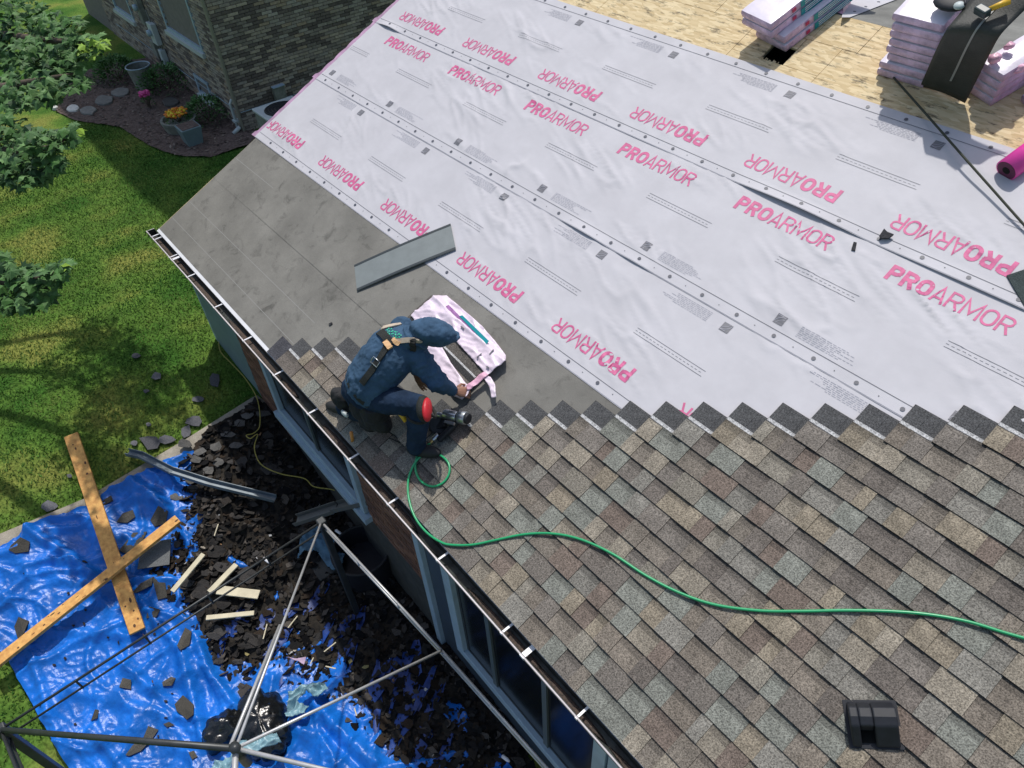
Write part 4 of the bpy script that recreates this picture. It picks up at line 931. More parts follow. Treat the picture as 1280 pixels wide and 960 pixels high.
for i, (P, lb) in enumerate([([(14, 682), (28, 674), (38, 678), (36, 690), (20, 693), (13, 690)], 'square dark shingle piece at the left end of the tarp'), ([(148, 688), (165, 664), (182, 662), (172, 683), (160, 691)], 'slanted dark shingle piece beside the upright lumber'), ([(118, 628), (138, 618), (140, 624), (122, 634)], 'thin shingle strip against the upright lumber'),
        ([(165, 740), (175, 728), (192, 722), (190, 732), (172, 742)], 'long shingle shred right of the crossed lumber'), ([(190, 722), (205, 718), (208, 745), (196, 748)], 'ragged shingle shred below the folded grey shingle'), ([(16, 782), (24, 772), (36, 776), (32, 794), (22, 800)], 'dark shingle chunk under the long board'), ([(150, 860), (152, 846), (164, 850), (164, 862)], 'square scrap in the middle of the tarp'), ([(202, 852), (212, 844), (220, 848), (214, 856), (204, 858)], 'olive scrap above the large folded piece'),
        ([(218, 880), (228, 868), (245, 884), (246, 898), (236, 902), (222, 890)], 'large folded shingle piece with a broken edge'), ([(112, 900), (118, 886), (124, 888), (122, 898), (114, 900)], 'small dark scrap on the lower tarp'), ([(156, 943), (165, 930), (182, 922), (186, 908), (198, 912), (190, 924), (175, 938), (160, 944)], 'three pointed dark shingle shred on the lower tarp'), ([(182, 772), (188, 760), (200, 762), (196, 772)], 'small olive scrap near the black truss'), ([(205, 906), (212, 903), (218, 906), (210, 910)], 'thin dark chip right of the lower shred'), ([(238, 943), (244, 940), (248, 947), (242, 951)], 'small scrap at the bottom of the tarp'), ([(225, 812), (232, 785), (240, 790), (238, 808), (230, 818)], 'narrow dark shred hanging on the tarp fold'), ([(145, 652), (152, 640), (165, 636), (168, 644), (158, 652)], 'small scrap beside the tarp crest'), ([(186, 648), (200, 636), (212, 642), (206, 652), (192, 656)], 'dark lump on the upper tarp')]):
    scrap(P, lb, .13, kcol((.085, .08, .07), .8, 1.15), .006, tarpz)
for i in range(26):
    a = rnd.uniform(0, 1); P = [(rnd.uniform(30, 230), rnd.uniform(700, 940))][0]
    x, y = G(*P).xy
    if inpoly(x, y, tp): scrap(blob(P[0], P[1], rnd.uniform(1.5, 3), rnd.uniform(1, 2.5), 5, 50 + i), 'tiny dark crumb of shingle on the blue tarp', .13, (.05, .045, .04), .004, tarpz, grp='tiny crumbs on the tarp')
# larger loose pieces on the dark heap, along its lit edge
for i in range(60):
    while True:
        px, py = rnd.uniform(215, 340), rnd.uniform(560, 870); x, y = G(px, py).xy
        if inpoly(x, y, HPg): break
    scrap(blob(px, py, *((rnd.uniform(10, 18), rnd.uniform(6, 11)) if i % 4 == 0 else (rnd.uniform(3, 9), rnd.uniform(2, 6))), 8, 200 + i), pos_label('dark shingle piece', px, py, i), .2, kcol((.05, .047, .045), .5, 1.4), .006, lambda a, c_: heapz(a, c_) + .02, grp='torn pieces on the rubble heap')
for i in range(14):
    px, py = [(250, 565), (270, 560), (285, 545), (262, 590), (300, 530), (240, 600), (310, 520), (230, 555), (222, 620), (215, 640), (275, 580), (295, 560), (330, 518), (245, 575)][i]
    scrap(blob(px, py, 10, 6, 7, 300 + i), pos_label('grey shingle chunk', px, py, i), .12, kcol((.11, .106, .10), .6, 1.4), .006, lambda a, c_: heapz(a, c_) + .02, grp='pieces along the concrete edge')
fs = scrap([(172, 712), (178, 680), (214, 674), (212, 706)], 'folded light grey shingle lying across the end of the long board', .16, (.17, .175, .175), .008)
# ---- lumber
def plank(a, c_, wd, th, label, name='lumber_board', cat='board', mt=M_wood, grp=None, la=.1, lb=.1, ang=0):
    A, B = G(*a, la), G(*c_, lb); b = MB(); d = (B - A).normalized(); L = (B - A).length; n = 10
    Y = Vector((0, 0, 1)).cross(d).normalized(); Z = d.cross(Y)
    for i in range(n): pass
    b.box((0, -wd / 2, 0), (L, wd / 2, th)); o = b.build(name, mt); M = Matrix((d, Y, Z)).transposed().to_4x4(); M.translation = A; o.matrix_world = M; bev(o, .004); tag(o, label, cat, grp); return o
pk_ = dict(name='lumber_board', cat='board', grp='crossed lumber boards')
plank((90, 545), (173, 790), .14, .038, 'orange yellow lumber board running down the tarp with dark nail stains', la=.17, lb=.19, **pk_)
plank((-8, 834), (224, 650), .115, .038, 'long orange lumber board laid across the other one', la=.20, lb=.29, **pk_)
for bo, L in ((bpy.data.objects['lumber_board'], 3.0), (bpy.data.objects['lumber_board.001'], 2.6)):
    b = MB()
    for q in range(13): x, y = rnd.uniform(.05, L - .1), rnd.uniform(-.05, .05); b.ell((x, y, .0382), ((rnd.uniform(.006, .03), 0, 0), (0, rnd.uniform(.004, .014), 0), (0, 0, .0012)), 8, 4)
    kind(b.build('dark_stains', mat('board_stain', (.10, .045, .02), .8) if 'board_stain' not in bpy.data.materials else bpy.data.materials['board_stain'], bo), 'stuff')
for i, (a, c_, wd, lb) in enumerate([((216, 740), (255, 693), .055, 'pale narrow offcut leaning on the rubble, nearest the lumber'), ((262, 741), (296, 706), .06, 'pale wedge shaped offcut touching the truss'), ((258, 773), (318, 767), .05, 'lowest pale offcut, pointed at one end'), ((272, 738), (324, 744), .095, 'widest cream offcut panel on the rubble')]):
    plank(a, c_, wd, .018, lb, 'wood_offcut', 'offcut', M_palewood, 'pale offcuts on the rubble', .25, .26)
for i, (a, c_) in enumerate([((334, 780), (329, 799)), ((405, 815), (420, 803)), ((268, 670), (273, 655)), ((407, 833), (420, 836)), ((443, 885), (446, 895)), ((388, 830), (392, 822)), ((360, 785), (372, 770))]):
    plank(a, c_, .012, .006, 'thin pale splinter of wood on the rubble', 'splinter', 'splinter', M_palewood, 'splinters on the rubble', .24, .24)
# ---- pieces of old gutter
def channel(px, label, wd=.10, la=.25, mt=M_side, name='old_gutter', lifts=None):
    P = [G(a, c_, la if not lifts else lifts[i]) for i, (a, c_) in enumerate(px)]; b = MB()
    for i in range(len(P) - 1):
        d = (P[i + 1] - P[i]).normalized(); s = d.cross(Vector((0, 0, 1))).normalized(); u = s.cross(d).normalized()
        prof = [(-wd / 2, .05), (-wd / 2, 0), (wd / 2, 0), (wd / 2, .05)]
        for (a, h), (c_, h2) in zip(prof, prof[1:]): b.face([P[i] + s * a + u * h, P[i + 1] + s * a + u * h, P[i + 1] + s * c_ + u * h2, P[i] + s * c_ + u * h2])
    o = b.build(name, mt); s_ = o.modifiers.new('t', 'SOLIDIFY'); s_.thickness = .006; tag(o, label, 'gutter piece'); return o
channel([(160, 567), (178, 571), (215, 590), (262, 605), (344, 625)], 'long bent blue grey gutter piece from the lawn edge into the rubble', .075, .18, mat('old_metal', (.16, .20, .23), .5, metal=.1, noise_amt=.2, nscale=8), lifts=[.08, .1, .24, .26, .28])
o = channel([(371, 652), (420, 636), (478, 622)], 'dark grey downspout lying from the wall to the canopy corner', .12, 1.0, mat('dark_metal', (.13, .13, .12), .5, metal=.1), 'old_downspout', lifts=[.5, .8, 1.35])
# ---- rags, bags, hot tub cover, cords
def cloth(px, lift, mt, name, label, cat, amp=.04, seed=0, fr=7):
    P = [(p.x, p.y) for p in gpoly(px, lift)]; X = [p[0] for p in P]; Y = [p[1] for p in P]
    f = lambda x, y: gz(x) + lift + amp * noise.noise(Vector((x * fr, y * fr, seed))) + amp * .6 * (1 - abs(2 * noise.noise(Vector((x * fr * 1.7, y * fr * 1.7, seed + 3)))))
    o = grid_mesh(name, min(X), max(X), min(Y), max(Y), 46, 46, f, mt, keep=lambda x, y: inpoly(x, y, P)); s_ = o.modifiers.new('t', 'SOLIDIFY'); s_.thickness = .006; tag(o, label, cat); return o
cloth([(403, 655), (416, 668), (425, 690), (432, 694), (428, 710), (417, 715), (405, 702), (398, 690), (380, 690), (372, 700), (378, 670)], .30, M_rag, 'cloth_rag', 'crumpled faded blue cloth at the foot of the canopy corner', 'cloth', .05, 1)
cloth([(357, 893), (362, 868), (380, 857), (405, 853), (411, 862), (398, 874), (384, 866), (372, 880), (384, 880), (382, 893), (360, 898)], .26, M_bagblue, 'plastic_sheet', 'pale teal plastic sheet crumpled beside the black bag', 'plastic sheet', .07, 5, 9)
cloth([(288, 945), (300, 930), (345, 915), (352, 928), (300, 948), (285, 965), (262, 975), (268, 955)], .42, M_bagblue, 'plastic_sheet', 'pale teal plastic sheet tucked under the canopy hub', 'plastic sheet', .07, 8, 9)
for nm, pp_, r_, hh in (('garbage_bag', (330, 905), (.34, .22), .2), ('garbage_bag', (285, 915), (.16, .2), .2)):
    p = G(*pp_, .12); b = MB(); b.ell(p, ((r_[0], -.06, 0), (.06, r_[1], 0), (0, 0, hh)), 48, 28); o = b.build(nm, M_bag, None, True)
    tx_ = bpy.data.textures.new('bagnoise', 'CLOUDS') ; tx_.noise_scale = .10; d_ = o.modifiers.new('crumple', 'DISPLACE'); d_.texture = tx_; d_.strength = .12; d_.texture_coords = 'OBJECT' if False else 'LOCAL'
    tag(o, 'large shiny black garbage bag below the canopy hub' if pp_[0] == 330 else 'smaller black garbage bag left of the canopy hub', 'garbage bag')
pb = cloth([(360, 822), (372, 823), (383, 822), (380, 831), (374, 827)], .28, mat('pink_paper', (.5, .36, .5), .6), 'paper_scrap', 'small lilac paper scrap on the rubble', 'paper', .02, 2)
tub = root('round_tub', 'black round tub in the shade against the house wall', 'tub', None, G(462, 720, .0))
tub.location.z = gz(tub.location.x)
b = MB(); b.tube([(0, 0, 0), (0, 0, .5)], [.26, .29], 28, cap=False); b.face([(.265 * math.cos(i * .2244), .265 * math.sin(i * .2244), .25) for i in range(28)]); b.build('tub_wall', M_black, tub, True)
b = MB(); b.tube([(.29 * math.cos(i * math.pi / 14), .29 * math.sin(i * math.pi / 14), .5) for i in range(29)], .014, 6, cap=False); b.build('rim', M_rubber, tub, True)
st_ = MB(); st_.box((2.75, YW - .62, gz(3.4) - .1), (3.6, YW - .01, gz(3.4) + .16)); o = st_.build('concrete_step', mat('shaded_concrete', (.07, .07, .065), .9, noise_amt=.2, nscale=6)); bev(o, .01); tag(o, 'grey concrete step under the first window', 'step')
def cord(px, lifts, r_, mt, label, nm, cat):
    P = smooth_path([G(a, c_, l) for (a, c_), l in zip(px, lifts)], 8); b = MB(); b.tube(P, r_, 6); o = b.build(nm, mt, None, True); tag(o, label, cat); return o
cord([(273, 425), (276, 440), (290, 455), (308, 475), (322, 500), (325, 530), (318, 541), (308, 544), (313, 548), (322, 543), (318, 560), (326, 580), (350, 592), (380, 598), (392, 608), (415, 612), (430, 618)], [.02, .02, .03, .04, .1, .2, .22, .24, .26, .24, .24, .24, .24, .24, .30, .32, .34], .006, M_yellowcord, 'thin yellow extension cord looping from the lawn over the shaded rubble', 'extension_cord', 'cord')
cord([(443, 635), (452, 648), (462, 645), (468, 640)], [.5, .5, .5, .5], .006, M_rail, 'short curled white cable by the wall corner', 'cable', 'cable')
for i, (px, py, L) in enumerate([(330, 698, .07), (420, 663, .06), (628, 945, .05)]):
    p = G(px, py, .35); b = MB(); b.tube([p, p + Vector((L, L * .2, .01)), p + Vector((L * 1.5, L * .3, .01))], [.016, .016, .008], 8); tag(b.build('white_bottle', M_white, None, True), ['small white tube lying by the canopy truss', 'small white bottle by the blue cloth', 'small white cup on the dark ground below the picture window'][i], 'bottle')

# ------------------------------------------------------------------ canopy frame without its cloth
can = root('canopy_frame', 'bare metal canopy frame standing over the tarp, cloth removed', 'canopy frame', None, (5.75, -1.67, gz(5.75)))
cl = inv(can)
zr = E - .8; A_, B_, C_, D_ = Vector((4.11, -2.95, zr)), Vector((4.07, -.41, zr)), Vector((7.28, -.22, zr)), Vector((7.32, -2.76, zr)); HUB = Vector((5.80, -1.66, E + .14)); Mi = Vector((5.66, -.30, zr))
def rail(pts, r_, nm, mt, n=6):
    b = MB(); b.tube(pts, r_, n); return b.build(nm, mt, can, True, cl)
def truss(P, Q, mt, off=.11):
    up = Vector((0, 0, off)); rail([P, Q], .011, 'rail', mt); rail([P - up, Q - up], .009, 'rail', mt)
    L = (Q - P).length; n = int(L / .5)
    for i in range(1, n): p = P.lerp(Q, i / n); rail([p + Vector((0, 0, .01)), p - up - Vector((0, 0, .01))], .008, 'strut', mt)
truss(A_, B_, M_pole); truss(B_, Mi, M_rail, .07); truss(Mi, C_, M_rail, .07); truss(C_, D_, M_pole); truss(D_, A_, M_pole)
rail([HUB, B_], .010, 'rafter', M_rail); rail([HUB + Vector((-.05, -.03, -.05)), HUB.lerp(B_, .45) + Vector((-.03, -.03, -.06))], .013, 'rafter', M_rail)
rail([HUB, Mi], .011, 'rafter', M_rail); rail([HUB, A_], .02, 'rafter', M_pole)
rail([HUB, C_], .013, 'rafter', M_rail); rail([HUB, D_], .018, 'rafter', M_rail); rail([HUB + Vector((.1, -.02, -.07)), HUB.lerp(D_, .6) + Vector((0, 0, -.1))], .013, 'rafter', M_rail)
rail([HUB + Vector((0, 0, .03)), HUB - Vector((0, 0, .22))], .03, 'hub_post', M_pole, 8)
for q in (A_, B_, C_, D_):
    b = MB(); b.box((q.x - .028, q.y - .028, gz(q.x) + .02), (q.x + .028, q.y + .028, q.z + .02)); bev(b.build('leg', M_pole, can, M=cl), .005)
    b = MB(); b.box((q.x - .036, q.y - .036, q.z - .10), (q.x + .036, q.y + .036, q.z + .025)); bev(b.build('corner_joint', M_pole, can, M=cl), .01)
rail([A_ + Vector((0, 0, -.02)), A_ + Vector((.55, -.18, -1.0))], .02, 'brace', M_pole)

# ------------------------------------------------------------------ things on the roof
def orient(o, p, X, Y):
    X = Vector(X).normalized(); Z = X.cross(Vector(Y)).normalized(); Y = Z.cross(X); M = Matrix((X, Y, Z)).transposed().to_4x4(); M.translation = p; o.matrix_world = M
# a spare shingle lying printed side down
A_, B_, D_ = UV(446, 365), UV(562, 278.8), UV(442.5, 331)
sh = root('loose_shingle', 'smooth grey shingle lying upside down across the white underlayment edge', 'shingle', None)
c0 = RP(446.5, 364, .016); x1 = RP(570, 312, .020); y1 = RP(443, 331.5, .022)
orient(sh, c0, x1 - c0, y1 - c0); L_, W_ = (x1 - c0).length, (y1 - c0).length
b = MB(); n = 14
for i in range(n):
    zc = lambda t: .010 * math.sin(math.pi * t); a, c_ = i / n, (i + 1) / n
    b.hexa([(a * L_, 0, zc(a)), (c_ * L_, 0, zc(c_)), (c_ * L_, W_, zc(c_)), (a * L_, W_, zc(a)), (a * L_, 0, zc(a) + .005), (c_ * L_, 0, zc(c_) + .005), (c_ * L_, W_, zc(c_) + .005), (a * L_, W_, zc(a) + .005)])
b.build('back_face', mat('shingle_back', (.20, .225, .225), .55, noise_amt=.08, nscale=7, speck=.06, sscale=200), sh)
for y0, nm in ((.001, 'edge_band'), (W_ - .026, 'edge_band')):
    b = MB()
    for i in range(n): a, c_ = i / n, (i + 1) / n; b.hexa([(a * L_, y0, zc(a) + .0052), (c_ * L_, y0, zc(c_) + .0052), (c_ * L_, y0 + .024, zc(c_) + .0052), (a * L_, y0 + .024, zc(a) + .0052), (a * L_, y0, zc(a) + .0072), (c_ * L_, y0, zc(c_) + .0072), (c_ * L_, y0 + .024, zc(c_) + .0072), (a * L_, y0 + .024, zc(a) + .0072)])
    b.build(nm, mat('edge_band_%d' % int(y0 * 1000), (.035, .045, .05), .5), sh)
# opened bundle of shingles with its pink wrapper peeled back
ob = root('open_bundle', 'opened shingle bundle with pale pink wrapper peeled back in front of the worker', 'shingle bundle')
c0 = RP(580, 497, .012); x1 = RP(518, 400, .012); y1 = RP(631, 449, .012); orient(ob, c0, y1 - c0, x1 - c0); WX = (y1 - c0).length; obM = ob.matrix_world.copy(); obI = obM.inverted(); LY = .98
for k in range(6):
    b = MB(); b.box((.008 + .003 * (k % 2), .01, k * .0075), (WX - .02 - .004 * (k % 3), LY, k * .0075 + .0068), c=(.12, .11, .10)); b.build('shingle', M_shingle, ob)
b = MB(); b.box((.11, .03, .0455), (.16, LY - .03, .0475), c=(.05, .05, .052)); b.box((.16, .03, .0455), (.175, LY - .03, .048), c=(.5, .5, .5)); b.box((.01, .02, .0455), (.108, LY - .02, .0472), c=(.2, .18, .16)); b.build('nailing_strip', M_shingle, ob)
def wrapflap(px, name, mt, lift, amp=.012, seed=0, st=.010):
    P = [obI @ RP(a, c_, .06) for a, c_ in px]; P = [(p.x, p.y) for p in P]; X = [p[0] for p in P]; Y = [p[1] for p in P]
    def f(x, y):
        e_ = max(0, -x, x - WX + .02) ; base = .052 if e_ <= 0 else max(.004, .052 - e_ * 1.1)
        amp_ = amp * .75; n1 = 1 - abs(noise.noise(Vector((x * 10, y * 4, seed))) * 2); n2 = 1 - abs(noise.noise(Vector((x * 22 + y * 6, y * 9, seed + 2))) * 2)
        return base + lift + amp * (max(n1, 0) ** 2 + .5 * max(n2, 0) ** 2)
    nx_ = max(4, int((max(X) - min(X)) / st)); ny_ = max(4, int((max(Y) - min(Y)) / st))
    o = grid_mesh(name, min(X), max(X), min(Y), max(Y), nx_, ny_, f, mt, keep=lambda x, y: inpoly(x, y, P), parent=ob, snap=P); o['kind'] = 'thing' if False else o.get('kind', 'thing'); del o['kind']; s_ = o.modifiers.new('t', 'SOLIDIFY'); s_.thickness = .002; return o
wrapflap([(549, 367), (556, 366), (600, 404), (618, 425), (631, 442), (633, 452), (610, 470), (606, 466), (575, 432), (556, 412), (540, 398), (519, 401), (514, 395)], 'wrapper_sheet', M_whitepink, .004, .016, 1)
wrapflap([(518, 398), (535, 398), (548, 425), (565, 455), (583, 480), (590, 484), (584, 496), (577, 499), (565, 493), (540, 455), (525, 425)], 'wrapper_flap', M_whitepink, .003, .014, 4)
wrapflap([(606, 466), (612, 470), (590, 488), (585, 489), (584, 484)], 'wrapper_edge', M_pinkwrap, .012, .010, 6, .008)
wrapflap([(608, 470), (614, 472), (620, 482), (621, 497), (615, 498), (613, 485), (606, 474)], 'torn_strip', M_whitepink, .004, .010, 7, .008)
b = MB(); Q = [obI @ RP(a, c_, .085) for a, c_ in [(574, 395), (578, 394), (611, 426), (608, 430)]]; b.hexa([q - Vector((0, 0, .004)) for q in Q] + list(Q)); b.build('teal_band', M_teal, ob)
b = MB(); Q = [obI @ RP(a, c_, .080) for a, c_ in [(557, 383), (561, 381), (597, 418), (595, 421)]]; b.hexa([q - Vector((0, 0, .004)) for q in Q] + list(Q)); b.build('purple_band', mat('purple_band', (.36, .16, .38), .4, noise_amt=.3, nscale=30), ob)
b = MB()
for a, c_ in (((576, 408), (580, 411)), ((596, 447), (602, 442)), ((612, 443), (617, 437)), ((608, 458), (611, 460))):
    b.bar(obI @ RP(*a, .088), obI @ RP(*c_, .088), .012, .003)
b.build('printed_marks', M_greyprint, ob); ob.children[-1]['kind'] = 'stuff'

# plumbing / exhaust hood
vt = root('roof_vent', 'black plastic exhaust vent hood on the finished shingles', 'roof vent'); p = RP(1096, 934, shtop(.9) - .004)
orient(vt, p, RU * .72 + RV * .70, RV * .72 - RU * .70); vt.scale = (.86, .86, .86)
VW = .125
b = MB(); b.box((-VW - .02, -.01, -.004), (VW + .02, .25, .0)); bev(b.build('flange', M_black, vt), .002)
def vprism(x0, x1, prof, nm, mt): b = MB(); b.prism([(y, z) for y, z in prof], x1 - x0, (x0, 0, 0), (0, 1, 0), (0, 0, 1), (1, 0, 0)); o = b.build(nm, mt, vt); bev(o, .012, 3); return o
full = [(.0, .0), (.0, .02), (.10, .118), (.15, .128), (.20, .115), (.24, .0)]
vprism(-VW, -.075, full, 'left_cheek', M_black); vprism(.0, VW, full, 'right_cheek', M_black)
vprism(-.0755, .0005, [(.085, 0), (.085, .05), (.10, .112), (.15, .124), (.20, .111), (.238, 0)], 'hood_top', M_black)
b = MB(); b.box((-.074, .02, .001), (-.001, .084, .006)); b.build('opening', M_dark, vt)
b = MB(); b.tube([(VW + .03, .01, 0), (VW + .03, .01, .004)], .006, 8); b.build('nail', M_steel, vt)

# green air hose
hp = [(538, 554, .05), (527, 562, .03), (520, 575, .02), (520, 590, .022), (527, 602, .022), (540, 608, .022), (553, 604, .022), (561, 593, .022), (561, 580, .022), (552, 570, .022), (540, 566, .022), (528, 569, .032), (518, 580, .032), (511, 597, .02), (510, 615, .018), (514, 635, .018), (522, 652, .02), (535, 667, .022), (550, 677, .018), (563, 681, .020), (590, 681, .022), (620, 675, .02), (655, 668, .022), (690, 667, .02), (725, 674, .02), (765, 692, .02), (805, 718, .02), (845, 739, .02), (890, 755, .02), (945, 763, .02), (1000, 764, .02), (1055, 763, .02), (1110, 764, .02), (1160, 768, .02), (1210, 777, .02), (1260, 792, .02), (1300, 802, .02), (1400, 822, .02), (1500, 880, .02)]
P = smooth_path([RP(a, c_, max(h, shtop(UV(a, c_)[1]) - .002 + (.010 if h > .025 else 0)) + .006) for a, c_, h in hp], 7); b = MB(); b.tube(P, .0085, 10)
tag(b.build('air_hose', M_hose, None, True), 'bright green air hose looping across the shingles to the nail gun', 'air hose')
# nail gun
ng = root('nail_gun', 'silver and black pneumatic nail gun by the worker\'s knee', 'nail gun'); c0 = RP(588, 523, .09); ng.location = c0; gi = Matrix.Translation(-c0)
def seg(a, c_, r_, nm, mt, n=16): b = MB(); b.tube([RP(*a), RP(*c_)], r_, n); o = b.build(nm, mt, ng, True, gi); bev(o, .004); o.data.polygons.foreach_set('use_smooth', [False] * len(o.data.polygons)) if n < 5 else None; return o
seg((547, 518, .11), (557, 520, .11), .022, 'nose', M_steel, 10); seg((545, 521, .10), (551, 524, .05), .012, 'driver_tip', M_pole, 8)
seg((556, 517, .11), (572, 521, .11), .040, 'cylinder', M_steel); seg((574, 521, .11), (583, 523, .11), .050, 'head_cap', mat('brushed_metal', (.45, .48, .5), .3, metal=.8)); seg((572, 521, .11), (574, 521.4, .11), .043, 'seal_ring', M_black); seg((583, 523, .11), (586, 524, .11), .040, 'cap_end', M_black)
b = MB(); b.bar(RP(572, 527, .10), RP(548, 551, .06), .042, .036, RN); bev(b.build('handle', M_black, ng, M=gi), .01)
b = MB(); b.bar(RP(557, 528, .08), RP(538, 534, .04), .075, .04, RN); b.tube([RP(548, 531, .08), RP(548, 531, .03)], .07, 16); bev(b.build('nail_magazine', M_black, ng, M=gi), .006); ng.children[-1]['label'] = 'round black nail magazine'
seg((548, 543, .06), (541, 550, .055), .022, 'coupler', M_steel, 10); seg((541, 550, .055), (537, 555, .05), .012, 'brass_fitting', mat('brass', (.75, .5, .18), .35, metal=.7), 8)
b = MB(); b.bar(RP(556, 527, .12), RP(568, 530, .13), .02, .016, RN); b.build('trigger_guard', M_steel, ng, M=gi)

# safety rope, pink roll, small litter
b = MB(); P = [RP(1117, 97, .03), RP(1150, 134, .07), RP(1200, 191, .09), RP(1240, 236, .07), RP(1280, 281, .05), RP(1330, 335, .03)]; b.tube(smooth_path(P, 5), .008, 8); tag(b.build('safety_rope', M_rope, None, True), 'dark straight safety rope from the tall stack down across the underlayment', 'rope')
rl = root('wrap_roll', 'bright magenta roll of plastic lying at the right edge', 'roll', None, RP(1259, 214, .07)); ri = Matrix.Translation(-rl.location)
c0, c1 = RP(1258, 213, .075), RP(1330, 160, .075); b = MB(); b.tube([c0, c1], .075, 28); b.build('roll_body', M_magenta, rl, True, ri)
d = (c1 - c0).normalized(); b = MB(); b.tube([c0 - d * .002, c0 + d * .0005], .066, 24); b.build('roll_end', M_core, rl, M=ri); b = MB(); b.tube([c0 - d * .004, c0 - d * .001], .026, 16); b.build('core_hole', M_dark, rl, M=ri)
def rscrap(poly, label, h=.02, th=.008, col=(.05, .05, .055), mt=None, nm='shingle_scrap'):
    P = [RP(a, c_, h + .004 * (i % 2)) for i, (a, c_) in enumerate(poly)]; c0 = sum(P, Vector()) / len(P); b = MB(); n = len(P); b.v = [tuple(p - c0) for p in P] + [tuple(p - c0 + RN * th) for p in P]
    b.f = [tuple(reversed(range(n))), tuple(range(n, 2 * n))] + [(i, (i + 1) % n, n + (i + 1) % n, n + i) for i in range(n)]; b.c = [col] * (n + 2); b.mi = [0] * (n + 2)
    o = b.build(nm, mt or M_scrap); o.location = c0; tag(o, label, 'scrap'); return o
rscrap([(1099, 296), (1105, 287), (1109, 291), (1117, 294), (1111, 299), (1102, 299)], 'dark triangular shingle scrap on the underlayment seam', .035, .012)
rscrap([(1064, 313), (1067, 303), (1071, 304), (1069, 314)], 'small grey scrap on the underlayment above the last pink word', .02, .008)
rscrap([(1258, 345), (1282, 337), (1290, 366), (1281, 384)], 'dark loose shingle corner at the right edge of the underlayment', .022, .008, (.06, .075, .075))
rscrap([(411, 405), (415, 403), (416, 405), (412, 407)], 'tiny dark chip on the grey membrane behind the worker', .006, .006)
rscrap([(1176, 888), (1180, 886), (1181, 888), (1177, 890)], 'tiny white chip on the shingles right of the vent', .02, .005, (.6, .6, .6))
# footprint-like scuffs stay in the membrane material

# ---- wrapped bundles of shingles
def bundle(c0, X, Y, h, LX, LY_, label, group, teal=None, seed=0, tilt=0):
    o = root('wrapped_bundle', label, 'shingle bundle', group); orient(o, c0, X, Y); rr = random.Random(seed)
    b = MB(); nx_, ny_, T = 14, 6, .072 * h
    def z_(x, y): return T + .004 * noise.noise(Vector((x * 9 + seed, y * 9, seed)))
    def sd(x, y): return .006 * noise.noise(Vector((x * 8, y * 8, seed + 2)))
    top = [[(LX * i / nx_, LY_ * j / ny_, z_(LX * i / nx_, LY_ * j / ny_) - (.012 if i in (0, nx_) or j in (0, ny_) else 0)) for i in range(nx_ + 1)] for j in range(ny_ + 1)]
    for j in range(ny_):
        for i in range(nx_): b.face([top[j][i], top[j][i + 1], top[j + 1][i + 1], top[j + 1][i]])
    t_ = b.build('wrapper_top', M_wraptop, o, True)
    b = MB(); ring = [(LX * i / nx_, 0) for i in range(nx_)] + [(LX, LY_ * j / ny_) for j in range(ny_)] + [(LX * (nx_ - i) / nx_, LY_) for i in range(nx_)] + [(0, LY_ * (ny_ - j) / ny_) for j in range(ny_)]; n = len(ring)
    def rp(k, lv):
        x, y = ring[k % n]; f = (1, 1.012, 1.016, 1.01, 1)[lv]; cx_, cy_ = LX / 2, LY_ / 2
        zz = (0, .25, .5, .78, 1)[lv] * (T - .012); e_ = .006 * noise.noise(Vector((x * 11, y * 11, lv * 2 + seed))) * (lv not in (0, 4))
        nx2 = (x - cx_) / (LX / 2); ny2 = (y - cy_) / (LY_ / 2); ox = math.copysign(1, nx2) if abs(nx2) > .999 else 0; oy = math.copysign(1, ny2) if abs(ny2) > .999 else 0
        bul = (0, .004, .005, .003, 0)[lv]
        return (x + ox * (bul + e_), y + oy * (bul + e_), zz + (z_(x, y) - T if lv == 4 else 0))
    for k in range(n):
        for lv in range(4): b.face([rp(k, lv), rp(k + 1, lv), rp(k + 1, lv + 1), rp(k, lv + 1)])
    b.build('wrapper_side', M_wrap, o, True)
    b = MB(); b.box((.004, .004, 0), (LX - .004, LY_ - .004, .004)); b.build('wrapper_base', M_wrap, o)
    if teal:
        a, c_ = teal; b = MB(); b.box((a, -.0115, .006), (c_, -.0095, T - .010)); b.box((a, LY_ + .0095, .006), (c_, LY_ + .0115, T - .010)); b.box((a, .05, T + .0035), (c_, .19, T + .0055)); b.build('teal_label', M_teal, o)
        b = MB()
        for q in range(3): b.box((a + .04, -.0135, .016 + q * .017), (c_ - .05, -.0117, .021 + q * .017))
        for q in range(2): b.box((a + .05, .09 + q * .04, T + .0057), (c_ - .06, .105 + q * .04, T + .0067))
        b.build('label_lines', M_whitepink, o); o.children[-1]['kind'] = 'stuff'
        b = MB(); b.box((a - .09, -.0125, .02), (a - .05, -.0105, T - .02)); b.build('red_mark', mat('red_mark', (.45, .03, .12), .5) if 'red_mark' not in bpy.data.materials else bpy.data.materials['red_mark'], o)
    return o
def frame(px0, pxx, pxy, h):
    c0, x1, y1 = RP(*px0, h), RP(*pxx, h), RP(*pxy, h); return c0, (x1 - c0).normalized(), (y1 - c0).normalized()
